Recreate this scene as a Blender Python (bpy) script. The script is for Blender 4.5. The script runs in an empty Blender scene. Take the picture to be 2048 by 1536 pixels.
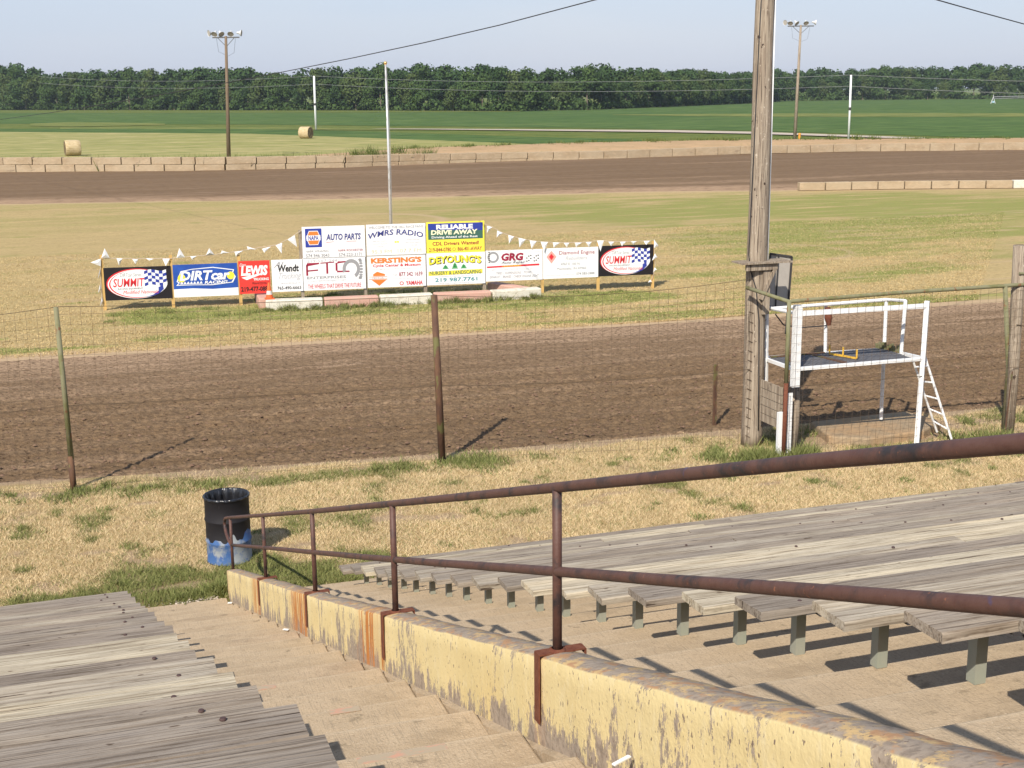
import bpy, math, random
import numpy as np
from mathutils import Vector, Matrix
R = math.radians
random.seed(7); rng = np.random.default_rng(11)
sc = bpy.context.scene
col = sc.collection

# ---------------------------------------------------------------- camera model (metres, z = 0 on the lawn)
F, PITCH, ROLL, YAW, H = 2631.77, 12.576, -.5445, 18.631, 6.0
pi_, ro_, ya_ = R(PITCH), R(ROLL), R(YAW)
FW = np.array([math.sin(ya_)*math.cos(pi_), math.cos(ya_)*math.cos(pi_), -math.sin(pi_)])
r0 = np.array([math.cos(ya_), -math.sin(ya_), 0]); u0 = np.cross(r0, FW)
RT = math.cos(ro_)*r0 + math.sin(ro_)*u0; UP = np.cross(RT, FW)
CAM = np.array([0, 0, H])
def ray(x, y):
    d = FW*F + RT*(x-1024) - UP*(y-768); return d/np.linalg.norm(d)
def G(x, y, z=0.0):                      # survey point on a level at height z
    d = ray(x, y); return CAM + d*((z-H)/d[2])
def above(b, x, y):
    d = ray(x, y); k = (b[0]*d[0]+b[1]*d[1])/(d[0]**2+d[1]**2); return CAM + d*k
def onplane(x, y, p, q):                 # vertical plane through plan points p, q
    n = np.array([-(q[1]-p[1]), q[0]-p[0], 0.0]); d = ray(x, y)
    t = (n @ (np.array([p[0], p[1], 0])-CAM))/(n @ d); return CAM + d*t

# ---------------------------------------------------------------- helpers
def tag(o, label=None, cat=None, group=None, kind=None):
    if label: o['label'] = label
    if cat: o['category'] = cat
    if group: o['group'] = group
    if kind: o['kind'] = kind
    return o
def empty(name, loc=(0, 0, 0), label=None, cat=None, group=None):
    o = bpy.data.objects.new(name, None); col.objects.link(o); o.location = loc
    o.empty_display_size = .2
    return tag(o, label, cat, group)
def link(name, me, m=None, parent=None, loc=(0, 0, 0), smooth=False):
    if m is not None and not me.materials: me.materials.append(m)
    o = bpy.data.objects.new(name, me); col.objects.link(o); o.location = loc
    if parent: o.parent = parent
    if smooth: me.polygons.foreach_set('use_smooth', [True]*len(me.polygons))
    return o
def npmesh(name, V, Fc, n=4):
    V = np.asarray(V, dtype=np.float32); Fc = np.asarray(Fc, dtype=np.int32)
    me = bpy.data.meshes.new(name); me.vertices.add(len(V)); me.vertices.foreach_set('co', V.ravel())
    me.loops.add(Fc.size); me.loops.foreach_set('vertex_index', Fc.ravel())
    me.polygons.add(len(Fc)); me.polygons.foreach_set('loop_start', np.arange(len(Fc), dtype=np.int32)*n)
    me.update(calc_edges=True); me.validate(); return me
class MB:
    def __init__(s): s.v = []; s.f = []
    def add(s, v, f):
        n = len(s.v); s.v += [tuple(p) for p in v]; s.f += [tuple(i+n for i in q) for q in f]; return s
    def box(s, c, d, rz=0, rx=0, ry=0):
        M = Matrix.Rotation(rz, 3, 'Z') @ Matrix.Rotation(ry, 3, 'Y') @ Matrix.Rotation(rx, 3, 'X')
        v = [Vector(c) + M @ Vector((x*d[0]/2, y*d[1]/2, z*d[2]/2)) for x in (-1, 1) for y in (-1, 1) for z in (-1, 1)]
        return s.add(v, [(0, 1, 3, 2), (4, 6, 7, 5), (0, 4, 5, 1), (2, 3, 7, 6), (0, 2, 6, 4), (1, 5, 7, 3)])
    def bar(s, a, b, w, h, up=(0, 0, 1)):
        a, b = Vector(a), Vector(b); d = (b-a).normalized(); x = d.cross(Vector(up)).normalized(); u = x.cross(d)
        v = [p + x*i*w/2 + u*j*h/2 for p in (a, b) for i, j in ((-1, -1), (1, -1), (1, 1), (-1, 1))]
        return s.add(v, [(3, 2, 1, 0), (4, 5, 6, 7), (0, 1, 5, 4), (1, 2, 6, 5), (2, 3, 7, 6), (3, 0, 4, 7)])
    def tube(s, pts, r, n=10, caps=True):
        pts = [Vector(p) for p in pts]; rs = r if hasattr(r, '__len__') else [r]*len(pts)
        vs = []; fs = []; x = None
        for i, p in enumerate(pts):
            d = (pts[min(i+1, len(pts)-1)] - pts[max(i-1, 0)]).normalized()
            if x is None: x = d.cross(Vector((0, 0, 1)) if abs(d.z) < .9 else Vector((0, 1, 0))).normalized()
            else: x = (x - d*x.dot(d)).normalized()
            y = d.cross(x)
            vs += [p + (x*math.cos(2*math.pi*k/n) + y*math.sin(2*math.pi*k/n))*rs[i] for k in range(n)]
        for i in range(len(pts)-1):
            for k in range(n):
                a = i*n+k; b = i*n+(k+1) % n; fs.append((a, b, b+n, a+n))
        if caps: fs += [tuple(range(n-1, -1, -1)), tuple(range((len(pts)-1)*n, len(pts)*n))]
        return s.add(vs, fs)
    def lathe(s, prof, n=32, c=(0, 0, 0)):
        vs = [(c[0]+r*math.cos(2*math.pi*k/n), c[1]+r*math.sin(2*math.pi*k/n), c[2]+z) for r, z in prof for k in range(n)]
        fs = [(i*n+k, i*n+(k+1) % n, (i+1)*n+(k+1) % n, (i+1)*n+k) for i in range(len(prof)-1) for k in range(n)]
        return s.add(vs, fs)
    def mesh(s, name, m):
        me = bpy.data.meshes.new(name); me.from_pydata(s.v, [], s.f); me.update()
        if m: me.materials.append(m)
        return me
    def build(s, name, m, parent=None, loc=(0, 0, 0), smooth=False, bevel=0):
        o = link(name, s.mesh(name, m), None, parent, loc, smooth)
        if bevel:
            b = o.modifiers.new('b', 'BEVEL'); b.width = bevel; b.segments = 2; b.limit_method = 'ANGLE'
        return o

# value noise in numpy
def vnoise(x, y, seed=0):
    xi = np.floor(x).astype(np.int64); yi = np.floor(y).astype(np.int64); xf = x-xi; yf = y-yi
    def h(a, b):
        n = (a*374761393 + b*668265263 + seed*974711) & 0xffffffff
        n = ((n ^ (n >> 13))*1274126177) & 0xffffffff
        return ((n ^ (n >> 16)) & 0xffff)/65535.0
    u = xf*xf*(3-2*xf); v = yf*yf*(3-2*yf)
    return (h(xi, yi)*(1-u)+h(xi+1, yi)*u)*(1-v) + (h(xi, yi+1)*(1-u)+h(xi+1, yi+1)*u)*v
def fbm(x, y, seed=0, o=4):
    t = 0; a = .5; s = 0
    for i in range(o): t = t + a*vnoise(x*2**i, y*2**i, seed+i); s += a; a *= .5
    return t/s
def sstep(x, a, b):
    t = np.clip((x-a)/(b-a), 0, 1); return t*t*(3-2*t)

# ---------------------------------------------------------------- materials
def mat(name, base, rough=.9, layers=(), bump=(), coords='Object', objcol=False, objrand=True, metal=0, spec=None):
    """layers: ('noise'|'vor'|'attr', scale(3) or attr name, lo, hi, colour, detail)"""
    m = bpy.data.materials.new(name); m.use_nodes = True; nt = m.node_tree; N = nt.nodes; L = nt.links
    b = N['Principled BSDF']; b.inputs['Roughness'].default_value = rough; b.inputs['Metallic'].default_value = metal
    b.inputs['Specular IOR Level'].default_value = (spec if spec is not None else (.02 if rough >= .95 else .25))
    if coords == 'World': src = N.new('ShaderNodeNewGeometry').outputs['Position']
    else: src = N.new('ShaderNodeTexCoord').outputs['Object']
    oi = N.new('ShaderNodeObjectInfo')
    if objrand and coords != 'World':
        mul = N.new('ShaderNodeMath'); mul.operation = 'MULTIPLY'; mul.inputs[1].default_value = 37.0
        L.new(oi.outputs['Random'], mul.inputs[0]); ad = N.new('ShaderNodeVectorMath'); ad.operation = 'ADD'
        L.new(src, ad.inputs[0]); L.new(mul.outputs[0], ad.inputs[1]); src = ad.outputs[0]
    def tex(kind, scale, detail=3, rough_=.6):
        mp = N.new('ShaderNodeVectorMath'); mp.operation = 'MULTIPLY'; mp.inputs[1].default_value = scale
        L.new(src, mp.inputs[0])
        if kind == 'vor':
            t = N.new('ShaderNodeTexVoronoi'); t.inputs['Scale'].default_value = 1; L.new(mp.outputs[0], t.inputs['Vector']); return t.outputs['Distance']
        t = N.new('ShaderNodeTexNoise'); t.inputs['Scale'].default_value = 1; t.inputs['Detail'].default_value = detail
        t.inputs['Roughness'].default_value = rough_; L.new(mp.outputs[0], t.inputs['Vector']); return t.outputs['Fac']
    def ramp(fac, lo, hi):
        mr = N.new('ShaderNodeMapRange'); mr.inputs['From Min'].default_value = lo; mr.inputs['From Max'].default_value = hi
        L.new(fac, mr.inputs['Value']); return mr.outputs['Result']
    if objcol: cur = oi.outputs['Color']
    else:
        rgb = N.new('ShaderNodeRGB'); rgb.outputs[0].default_value = (*base, 1); cur = rgb.outputs[0]
    for ly in layers:
        kind, s, lo, hi, c = ly[:5]; det = ly[5] if len(ly) > 5 else 3
        if kind == 'attr':
            a = N.new('ShaderNodeAttribute'); a.attribute_name = s; fac = a.outputs['Fac']
        else: fac = tex(kind, s, det)
        fac = ramp(fac, lo, hi)
        mx = N.new('ShaderNodeMix'); mx.data_type = 'RGBA'
        L.new(fac, mx.inputs['Factor'])
        if len(c) == 4 and c[3] == 'mul':
            mx.blend_type = 'MULTIPLY'
        L.new(cur, mx.inputs['A']); mx.inputs['B'].default_value = (c[0], c[1], c[2], 1); cur = mx.outputs['Result']
    L.new(cur, b.inputs['Base Color'])
    prev = None
    for kind, s, dist, det in bump:
        bp = N.new('ShaderNodeBump'); bp.inputs['Distance'].default_value = dist; bp.inputs['Strength'].default_value = 1
        L.new(tex(kind, s, det), bp.inputs['Height'])
        if prev: L.new(prev, bp.inputs['Normal'])
        prev = bp.outputs['Normal']
    if prev: L.new(prev, b.inputs['Normal'])
    m['_'] = 1
    return m
def plain(name, c, rough=.7, metal=0, bump=0):
    return mat(name, c, rough, [('noise', (9, 9, 9), .3, .8, (c[0]*.86, c[1]*.86, c[2]*.86), 4)], metal=metal)

M = {}
M['grass_far'] = mat('grass_far', (.13, .17, .045), 1, [('noise', (.05, .12, 1), .35, .7, (.22, .25, .07), 5), ('noise', (.6, .9, 1), .4, .8, (.10, .13, .035), 4)], coords='World')
M['lawn'] = mat('lawn', (.46, .335, .165), 1, [('attr', 'g', 0, 1, (.10, .115, .028)), ('noise', (9, 9, 9), .45, .7, (.36, .25, .12), 4), ('noise', (60, 60, 60), .5, .75, (.50, .36, .17), 3), ('attr', 'bare', 0, 1, (.42, .30, .19)), ('noise', (35, 35, 35), .55, .8, (.17, .115, .06), 3)],
    [('noise', (40, 40, 40), .03, 4)], coords='World')
M['dirt'] = mat('dirt', (.178, .115, .064), 1, [('noise', (.10, 1.8, 1), .38, .68, (.225, .152, .090), 5), ('attr', 'dry', 0, 1, (.40, .275, .175)), ('noise', (9, 15, 11), .46, .64, (.135, .088, .054), 5), ('noise', (40, 60, 40), .58, .8, (.33, .23, .155), 3), ('noise', (7, 13, 5), .62, .68, (.075, .046, .028), 3)],
    [('noise', (14, 22, 14), .035, 5)], coords='World')
M['dirt_far'] = mat('dirt_far', (.178, .116, .068), 1, [('noise', (.04, .5, 1), .3, .75, (.222, .150, .092), 5), ('attr', 'dry', 0, 1, (.42, .285, .18)), ('noise', (1.5, 3, 1), .48, .75, (.14, .090, .056), 5), ('noise', (.02, 1.2, 1), .6, .72, (.30, .205, .135), 3)], coords='World')
M['infield'] = mat('infield', (.50, .375, .185), 1, [('noise', (.05, .5, 1), .35, .7, (.43, .325, .155), 5), ('attr', 'g', 0, 1, (.27, .285, .085)), ('noise', (.18, 1.1, 1), .52, .72, (.52, .38, .19), 5), ('noise', (1.3, 5, 1), .5, .8, (.34, .26, .12), 4), ('noise', (5, 18, 5), .50, .75, (.27, .205, .09), 4), ('attr', 'bare', 0, 1, (.50, .36, .22))],
    [('noise', (8, 20, 8), .04, 4)], coords='World')
M['hay_ground'] = mat('hay_ground', (.31, .30, .105), 1, [('noise', (.03, .3, 1), .4, .62, (.46, .38, .18), 6), ('noise', (.3, .5, 1), .40, .7, (.21, .225, .075), 6)], coords='World')
M['crop'] = mat('crop', (.090, .150, .045), 1, [('noise', (.012, .05, 1), .35, .65, (.125, .180, .055), 5), ('noise', (.16, .5, 1), .42, .62, (.055, .100, .032), 6), ('noise', (.03, .3, 1), .58, .75, (.16, .19, .07), 4)], coords='World')
M['weed_strip'] = mat('weed_strip', (.12, .155, .04), 1, [('noise', (.15, .3, 1), .4, .7, (.20, .20, .06), 4), ('noise', (.8, .8, 1), .45, .8, (.07, .12, .03), 4)], coords='World')
M['tan_strip'] = mat('tan_strip', (.235, .235, .075), 1, [('noise', (.12, .5, 1), .42, .60, (.10, .145, .04), 5)], coords='World')
M['gravel'] = mat('gravel', (.52, .44, .36), 1, [('noise', (.4, .4, 1), .4, .8, (.42, .36, .28), 4)], coords='World')
M['bank'] = mat('bank', (.46, .31, .18), 1, [('noise', (.3, .8, 1), .4, .75, (.36, .25, .14), 5), ('noise', (2, 3, 2), .55, .8, (.26, .22, .10), 4)], coords='World')
M['concrete'] = mat('concrete', (.40, .322, .225), 1, [('noise', (.9, 1.6, 1), .35, .75, (.345, .275, .19), 5), ('noise', (6, 14, 6), .45, .8, (.42, .345, .235), 5), ('noise', (70, 70, 70), .50, .72, (.22, .175, .118), 3), ('noise', (3, 5, 3), .60, .76, (.27, .215, .145), 4), ('noise', (110, 110, 110), .62, .74, (.60, .50, .37), 2)],
    [('noise', (120, 120, 120), .004, 3), ('noise', (12, 12, 12), .008, 3)], coords='World')
M['oldwood'] = mat('oldwood', (.3, .25, .2), .9, [('noise', (1.2, 28, 12), .42, .72, (.64, .60, .56, 'mul'), 6), ('noise', (2.6, 95, 60), .5, .64, (.52, .48, .44, 'mul'), 5), ('noise', (.8, 8, 3), .47, .70, (1.30, 1.27, 1.20, 'mul'), 5), ('noise', (1.8, 46, 9), .635, .67, (.26, .22, .20, 'mul'), 4), ('noise', (7, 14, 7), .715, .745, (.38, .32, .28, 'mul'), 2), ('noise', (30, 60, 30), .55, .75, (.82, .80, .78, 'mul'), 3)],
    [('noise', (2.5, 90, 60), .006, 5)], objcol=True)
M['pole_wood'] = mat('pole_wood', (.40, .33, .25), 1, [('noise', (22, 22, .8), .42, .66, (.25, .195, .145), 6), ('noise', (70, 70, 2.5), .52, .64, (.16, .12, .09), 5), ('noise', (26, 26, .5), .62, .66, (.13, .10, .075), 3), ('noise', (12, 12, 9), .69, .72, (.07, .05, .04), 2), ('noise', (30, 30, 14), .64, .72, (.56, .48, .38), 3)],
    [('noise', (60, 60, 2.0), .012, 5), ('noise', (22, 22, .6), .02, 3)])
M['pole_brown'] = mat('pole_brown', (.21, .155, .105), 1, [('noise', (9, 9, .8), .42, .7, (.15, .11, .078), 4)])
M['bolt'] = plain('bolt', (.09, .055, .05), .7)
M['rust'] = mat('rust', (.108, .050, .036), .6, [('noise', (9, 9, 9), .50, .66, (.028, .022, .023), 4), ('noise', (30, 30, 30), .45, .75, (.085, .034, .024), 4), ('noise', (5, 4, 5), .68, .71, (.05, .06, .16), 3), ('noise', (45, 45, 45), .66, .74, (.26, .10, .05), 3)],
    [('noise', (80, 80, 80), .0012, 4)], spec=.5, coords='World')
M['rust_dark'] = mat('rust_dark', (.10, .055, .038), .8, [('noise', (12, 12, 4), .4, .7, (.17, .09, .05), 4), ('noise', (7, 7, 3), .55, .62, (.14, .13, .05), 3)], coords='World')
M['rust_bright'] = mat('rust_bright', (.17, .062, .034), .85, [('noise', (40, 40, 40), .4, .7, (.12, .035, .02), 4)], coords='World')
M['mossy'] = mat('mossy', (.215, .205, .12), .85, [('noise', (6, 6, 3), .45, .6, (.165, .16, .07), 4), ('noise', (12, 12, 5), .58, .66, (.20, .09, .045), 4)], [('noise', (50, 50, 50), .002, 3)], coords='World')
M['wire'] = plain('wire', (.10, .07, .045), .9)
M['white_paint'] = mat('white_paint', (.80, .80, .79), .5, [('noise', (30, 30, 12), .62, .72, (.55, .50, .45), 4), ('noise', (60, 60, 60), .70, .74, (.25, .14, .09), 3)], coords='World')
M['galv'] = mat('galv', (.30, .30, .245), .6, [('noise', (12, 12, 12), .4, .7, (.28, .30, .24), 4)], [], coords='World')
M['grate'] = mat('grate', (.10, .10, .11), .7, [('noise', (6, 6, 6), .4, .7, (.16, .155, .16), 3)], coords='World')
M['yellow_paint'] = plain('yellow_paint', (.70, .42, .06), .6)
M['stake'] = mat('stake', (.62, .40, .14), .8, [('noise', (10, 10, 3), .45, .7, (.50, .33, .13), 3)])
M['panel_grey'] = plain('panel_grey', (.44, .40, .35), .8)
M['dark_metal'] = plain('dark_metal', (.06, .055, .055), .7)
M['block'] = mat('block', (.42, .33, .22), 1, [('noise', (.5, .5, 1.2), .4, .7, (.36, .265, .165), 4), ('noise', (3, 3, 5), .5, .8, (.50, .38, .25), 4), ('noise', (1.2, 1.2, 3), .62, .75, (.28, .21, .14), 4)], [('noise', (6, 6, 6), .03, 4)])
M['kerb_white'] = mat('kerb_white', (.66, .62, .52), .9, [('noise', (5, 5, 8), .5, .72, (.46, .40, .31), 5), ('noise', (20, 20, 20), .6, .75, (.36, .29, .2), 3)], [('noise', (14, 14, 14), .01, 4)])
M['kerb_pink'] = mat('kerb_pink', (.56, .33, .26), .9, [('noise', (5, 5, 8), .5, .72, (.48, .37, .28), 5), ('noise', (20, 20, 20), .6, .75, (.38, .27, .19), 3)], [('noise', (14, 14, 14), .01, 4)])
M['hay'] = mat('hay', (.55, .44, .27), 1, [('noise', (3, 3, 14), .45, .7, (.38, .27, .13), 4), ('noise', (16, 16, 40), .5, .75, (.65, .50, .27), 3)], [('noise', (8, 8, 20), .06, 4)])
M['hay_end'] = mat('hay_end', (.30, .23, .13), 1, [('vor', (3, 3, 3), .2, .7, (.16, .12, .07))], [('noise', (12, 12, 12), .06, 4)])
M['cone'] = plain('cone', (.75, .14, .04), .6)
M['cone_white'] = plain('cone_white', (.7, .62, .58), .6)
M['flag'] = plain('flag', (.80, .80, .80), .7)
M['cord'] = plain('cord', (.55, .45, .35), .8)
M['cable'] = plain('cable', (.035, .035, .04), .7)
M['far_wire'] = plain('far_wire', (.30, .30, .30), .6)
M['lamp_shell'] = plain('lamp_shell', (.62, .62, .62), .6)
M['lamp_dark'] = plain('lamp_dark', (.12, .12, .12), .6)
M['gold'] = mat('gold', (.80, .50, .22), .35, metal=.7)
M['flagpole'] = mat('flagpole', (.62, .62, .63), .4, [('noise', (5, 5, 2), .5, .6, (.42, .40, .38), 3)], metal=.3)
M['litter'] = plain('litter', (.8, .8, .78), .7)
def leafmat(name, c, c2, trans=.25):
    m = mat(name, c, .9, [('noise', (.35, .35, .35), .38, .68, c2, 3)], coords='Object', spec=.03)
    b = m.node_tree.nodes['Principled BSDF']
    return m
LEAF = [leafmat('leaf_a', (.052, .090, .030), (.085, .128, .040)), leafmat('leaf_b', (.038, .070, .026), (.062, .100, .034)), leafmat('leaf_c', (.092, .120, .040), (.058, .090, .032))]
M['trunk'] = mat('trunk', (.22, .18, .14), .95, [('noise', (3, 3, .8), .4, .7, (.14, .11, .085), 3)])
M['trunk_pale'] = mat('trunk_pale', (.27, .235, .19), .95, [('noise', (3, 3, .8), .4, .7, (.3, .25, .2), 3)])

# blades: colour comes from a per-vertex species tint (straw, green)
def blademat():
    m = bpy.data.materials.new('blades'); m.use_nodes = True; nt = m.node_tree; N = nt.nodes; L = nt.links
    b = N['Principled BSDF']; b.inputs['Roughness'].default_value = .9; b.inputs['Specular IOR Level'].default_value = .04
    a = N.new('ShaderNodeAttribute'); a.attribute_name = 'tint'; L.new(a.outputs['Color'], b.inputs['Base Color'])
    return m
M['blades'] = blademat()
def blades(name, pts, hgt, wid, cols, label, lean=.6, cat=None):
    n = len(pts); th = rng.uniform(0, 2*np.pi, n); ln = rng.normal(0, lean, (n, 2))*hgt[:, None]
    dx = np.cos(th)*wid/2; dy = np.sin(th)*wid/2
    V = np.empty((n, 3, 3)); z = pts[:, 2]
    V[:, 0] = np.stack([pts[:, 0]-dx, pts[:, 1]-dy, z-.004], 1); V[:, 1] = np.stack([pts[:, 0]+dx, pts[:, 1]+dy, z-.004], 1)
    V[:, 2] = np.stack([pts[:, 0]+ln[:, 0], pts[:, 1]+ln[:, 1], z+hgt], 1)
    me = npmesh(name, V.reshape(-1, 3), np.arange(n*3).reshape(n, 3), 3)
    at = me.color_attributes.new('tint', 'FLOAT_COLOR', 'POINT')
    c4 = np.ones((n, 3, 4), dtype=np.float32); c4[:, :, :3] = cols[:, None, :]
    at.data.foreach_set('color', c4.ravel())
    o = link(name, me, M['blades']); tag(o, label, cat or 'grass', kind='stuff'); return o

# ---------------------------------------------------------------- world, sun, camera
SUN_AZ, SUN_EL = R(180+39), R(41)         # the sun stands behind the stand, to the left
w = bpy.data.worlds.new('World'); sc.world = w; w.use_nodes = True; nt = w.node_tree
bg = nt.nodes['Background']; sky = nt.nodes.new('ShaderNodeTexSky'); sky.sky_type = 'NISHITA'; sky.sun_disc = False
sky.sun_elevation = SUN_EL; sky.sun_rotation = SUN_AZ; sky.altitude = 0; sky.air_density = 1.0; sky.dust_density = .6; sky.ozone_density = 1.5
tc_ = nt.nodes.new('ShaderNodeTexCoord'); sx_ = nt.nodes.new('ShaderNodeSeparateXYZ'); nt.links.new(tc_.outputs['Generated'], sx_.inputs[0])
mr_ = nt.nodes.new('ShaderNodeMapRange'); mr_.inputs['From Min'].default_value = -.02; mr_.inputs['From Max'].default_value = .5; mr_.inputs['To Min'].default_value = .93; mr_.inputs['To Max'].default_value = .12
nt.links.new(sx_.outputs['Z'], mr_.inputs['Value'])
nz_ = nt.nodes.new('ShaderNodeTexNoise'); nz_.inputs['Scale'].default_value = 3.2; nz_.inputs['Detail'].default_value = 3; mpz = nt.nodes.new('ShaderNodeVectorMath'); mpz.operation = 'MULTIPLY'; mpz.inputs[1].default_value = (1, 1, 5); nt.links.new(tc_.outputs['Generated'], mpz.inputs[0]); nt.links.new(mpz.outputs[0], nz_.inputs['Vector'])
hz_ = nt.nodes.new('ShaderNodeMix'); hz_.data_type = 'RGBA'; nt.links.new(nz_.outputs['Fac'], hz_.inputs['Factor']); hz_.inputs['A'].default_value = (3.2, 3.78, 5.05, 1); hz_.inputs['B'].default_value = (4.15, 4.32, 5.05, 1)
mxs = nt.nodes.new('ShaderNodeMix'); mxs.data_type = 'RGBA'; nt.links.new(mr_.outputs[0], mxs.inputs['Factor']); nt.links.new(sky.outputs[0], mxs.inputs['A']); nt.links.new(hz_.outputs['Result'], mxs.inputs['B'])
nt.links.new(mxs.outputs['Result'], bg.inputs[0]); bg.inputs[1].default_value = .12      # summer haze whitens the sky near the horizon
sl = bpy.data.lights.new('sun', 'SUN'); sl.energy = 4.25; sl.angle = R(.53); sl.color = (1, .93, .82)
so = bpy.data.objects.new('sun', sl); col.objects.link(so)
sd = Vector((math.sin(SUN_AZ)*math.cos(SUN_EL), math.cos(SUN_AZ)*math.cos(SUN_EL), math.sin(SUN_EL)))
so.rotation_euler = sd.to_track_quat('Z', 'Y').to_euler(); so.location = (0, -20, 30)
cd = bpy.data.cameras.new('camera'); co = bpy.data.objects.new('camera', cd); col.objects.link(co); sc.camera = co
cd.sensor_width = 36; cd.lens = F/2048*36; cd.clip_end = 6000; cd.clip_start = .05
mm = Matrix.Identity(4)
for i in range(3):
    mm[i][0] = RT[i]; mm[i][1] = UP[i]; mm[i][2] = -FW[i]; mm[i][3] = CAM[i]
co.matrix_world = mm
sc.view_settings.view_transform = 'Standard'; sc.view_settings.look = 'None'; sc.view_settings.exposure = .4; sc.view_settings.gamma = 1
sc.cycles.max_bounces = 5; sc.cycles.transparent_max_bounces = 8

# ---------------------------------------------------------------- ground sheets
def sheet(name, poly, z, m, kind='structure'):
    v = [(p[0], p[1], z) for p in poly]
    return tag(link(name, MB().add(v, [tuple(range(len(v)))]).mesh(name, m)), kind=kind)
def strip(name, top, bot, z, m):           # two polylines with the same count
    v = [(p[0], p[1], z) for p in top] + [(p[0], p[1], z) for p in bot]; n = len(top)
    f = [(n+i, n+i+1, i+1, i) for i in range(n-1)]
    return tag(link(name, MB().add(v, f).mesh(name, m)), kind='structure')
def P(*a): return [G(x, y)[:2] for x, y in a]
def ext(pts, left=None, right=None):
    return ([left] if left else []) + list(pts) + ([right] if right else [])
sheet('ground', [(-3000, -1500), (3500, -1500), (3500, 3500), (-3000, 3500)], -.30, M['grass_far'])
treeline = P((-260, 219), (0, 219.5), (300, 219.5), (500, 220), (700, 220), (1040, 221.5), (1200, 218), (1400, 210), (1500, 206), (1560, 201.5), (1800, 198.5), (2048, 197), (2300, 196))
crop_near = P((-260, 247), (0, 246), (300, 246), (500, 247), (700, 249), (1040, 252), (1200, 254), (1400, 257), (1500, 259), (1560, 261), (1800, 267), (2048, 275), (2300, 283))
strip('field_verge', P((-260, 240), (0, 240), (500, 240), (1040, 243), (1400, 246), (1560, 250), (2048, 262), (2300, 268)), P((-260, 320), (0, 318), (500, 318), (1040, 306), (1400, 292), (1560, 290), (2048, 288), (2300, 290)), -.22, M['weed_strip'])
strip('crop_field', treeline, crop_near, -.18, M['crop'])
strip('field_edge_strip', P((0, 218.6), (300, 218.6), (700, 219.2), (1040, 220.8)), P((0, 225), (300, 225), (700, 224), (1040, 222.5)), -.14, M['weed_strip'])
strip('tan_strip', P((1225, 228), (1400, 226.5), (1600, 225.5), (2048, 225), (2300, 225)), P((1225, 228.6), (1400, 231), (1600, 232), (2048, 232), (2300, 232)), -.14, M['tan_strip'])
strip('tan_patch', P((60, 246), (140, 243), (330, 245)), P((60, 250), (140, 252), (330, 248)), -.14, M['tan_strip'])
strip('tan_verge', P((120, 253), (300, 253), (500, 253), (700, 255), (1040, 256)), P((120, 257), (300, 258), (500, 257), (700, 258), (1040, 258)), -.14, M['tan_strip'])
strip('weed_ditch', P((-260, 256), (0, 256), (500, 257), (700, 260), (1000, 270), (1300, 278)), P((-260, 262), (0, 262.5), (500, 266), (700, 273), (1000, 284), (1300, 290)), -.12, M['crop'])
strip('hay_field', P((-260, 262), (0, 262.5), (500, 266), (700, 273), (900, 280), (1150, 290)), P((-260, 322), (0, 320), (500, 318), (700, 316), (900, 306), (1150, 296)), -.10, M['hay_ground'])
strip('gravel_road', P((780, 256), (1000, 257), (1340, 259), (1500, 262), (1700, 268.5), (1850, 274)), P((740, 256.5), (1000, 259), (1340, 263), (1500, 266), (1700, 272), (1850, 277)), -.08, M['gravel'])

def gridsheet(name, xs, ys, zf, m, attrs, yfun=None):
    X, Y = np.meshgrid(xs, ys); 
    if yfun is not None: Y = yfun(X, Y)
    Z = zf(X, Y); nx, ny = len(xs), len(ys)
    V = np.stack([X, Y, Z], -1).reshape(-1, 3)
    i = np.arange(nx*(ny-1)).reshape(ny-1, nx)[:, :-1].ravel()
    Fc = np.stack([i, i+1, i+1+nx, i+nx], 1)
    me = npmesh(name, V, Fc)
    for an, fn in attrs.items():
        at = me.attributes.new(an, 'FLOAT', 'POINT'); at.data.foreach_set('value', fn(X, Y).ravel().astype(np.float32))
    o = link(name, me, m, smooth=True); return tag(o, kind='structure')
def trk_near(x): return np.interp(x, [-60, -1.3, 1, 4.2, 7.6, 11.2, 17, 60], [24, 21.53, 21.21, 20.85, 20.6, 20.4, 20.1, 19])
def trk_far(x): return np.interp(x, [-60, -1.7, 6.4, 11.5, 16.7, 26, 80], [36, 32.0, 31.45, 31.05, 30.8, 30.5, 29.5])

# lawn between stand and track
def green_mask(x, y):
    n = fbm(x*.8+3, y*.9, 5); n2 = fbm(x*2.2, y*2.2, 9)
    g = sstep(n*.55+n2*.45, .63, .76)*.55
    g = np.maximum(g, sstep(.6*n2+.4*n+.62*np.exp(-((x-.9)/1.9)**4-((y-15.8)/1.0)**2), .66, .95))          # by the foot of the steps and the drum
    g = np.maximum(g, sstep(n2+.52*np.exp(-((x-2.6)/1.3)**2-((y-15.8)/.7)**2), .64, .92))
    e = trk_near(x)-y
    g = np.maximum(g, .62*sstep(.5*n2+.5*n+.34*np.exp(-((e-.75)/.36)**2), .68, .92))                            # along the fence
    g = np.maximum(g, .9*sstep(n2+.5*np.exp(-((x-10.6)/.7)**2-((y-18.5)/.35)**2), .6, .85))
    return np.clip(g, 0, 1)
def bare_mask(x, y):
    e = trk_near(x)-y
    return np.clip(sstep(fbm(x*1.2, y*3, 21)+.45*np.exp(-(e/.22)**2), .6, .85) + .7*sstep(fbm(x*3, y*3, 23)+.5*np.exp(-((x-11.5)/2.5)**2-((y-15.5)/.35)**2), .7, .9)
        + sstep(fbm(x*2, y*2, 25)+.6*np.exp(-((x-13.7)/1.7)**2-((y-19.3)/.9)**2), .6, .9), 0, 1)
def lawn_y(X, Y): return Y + sstep(Y, 19, 22)*(trk_near(X)+.10-22)
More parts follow.
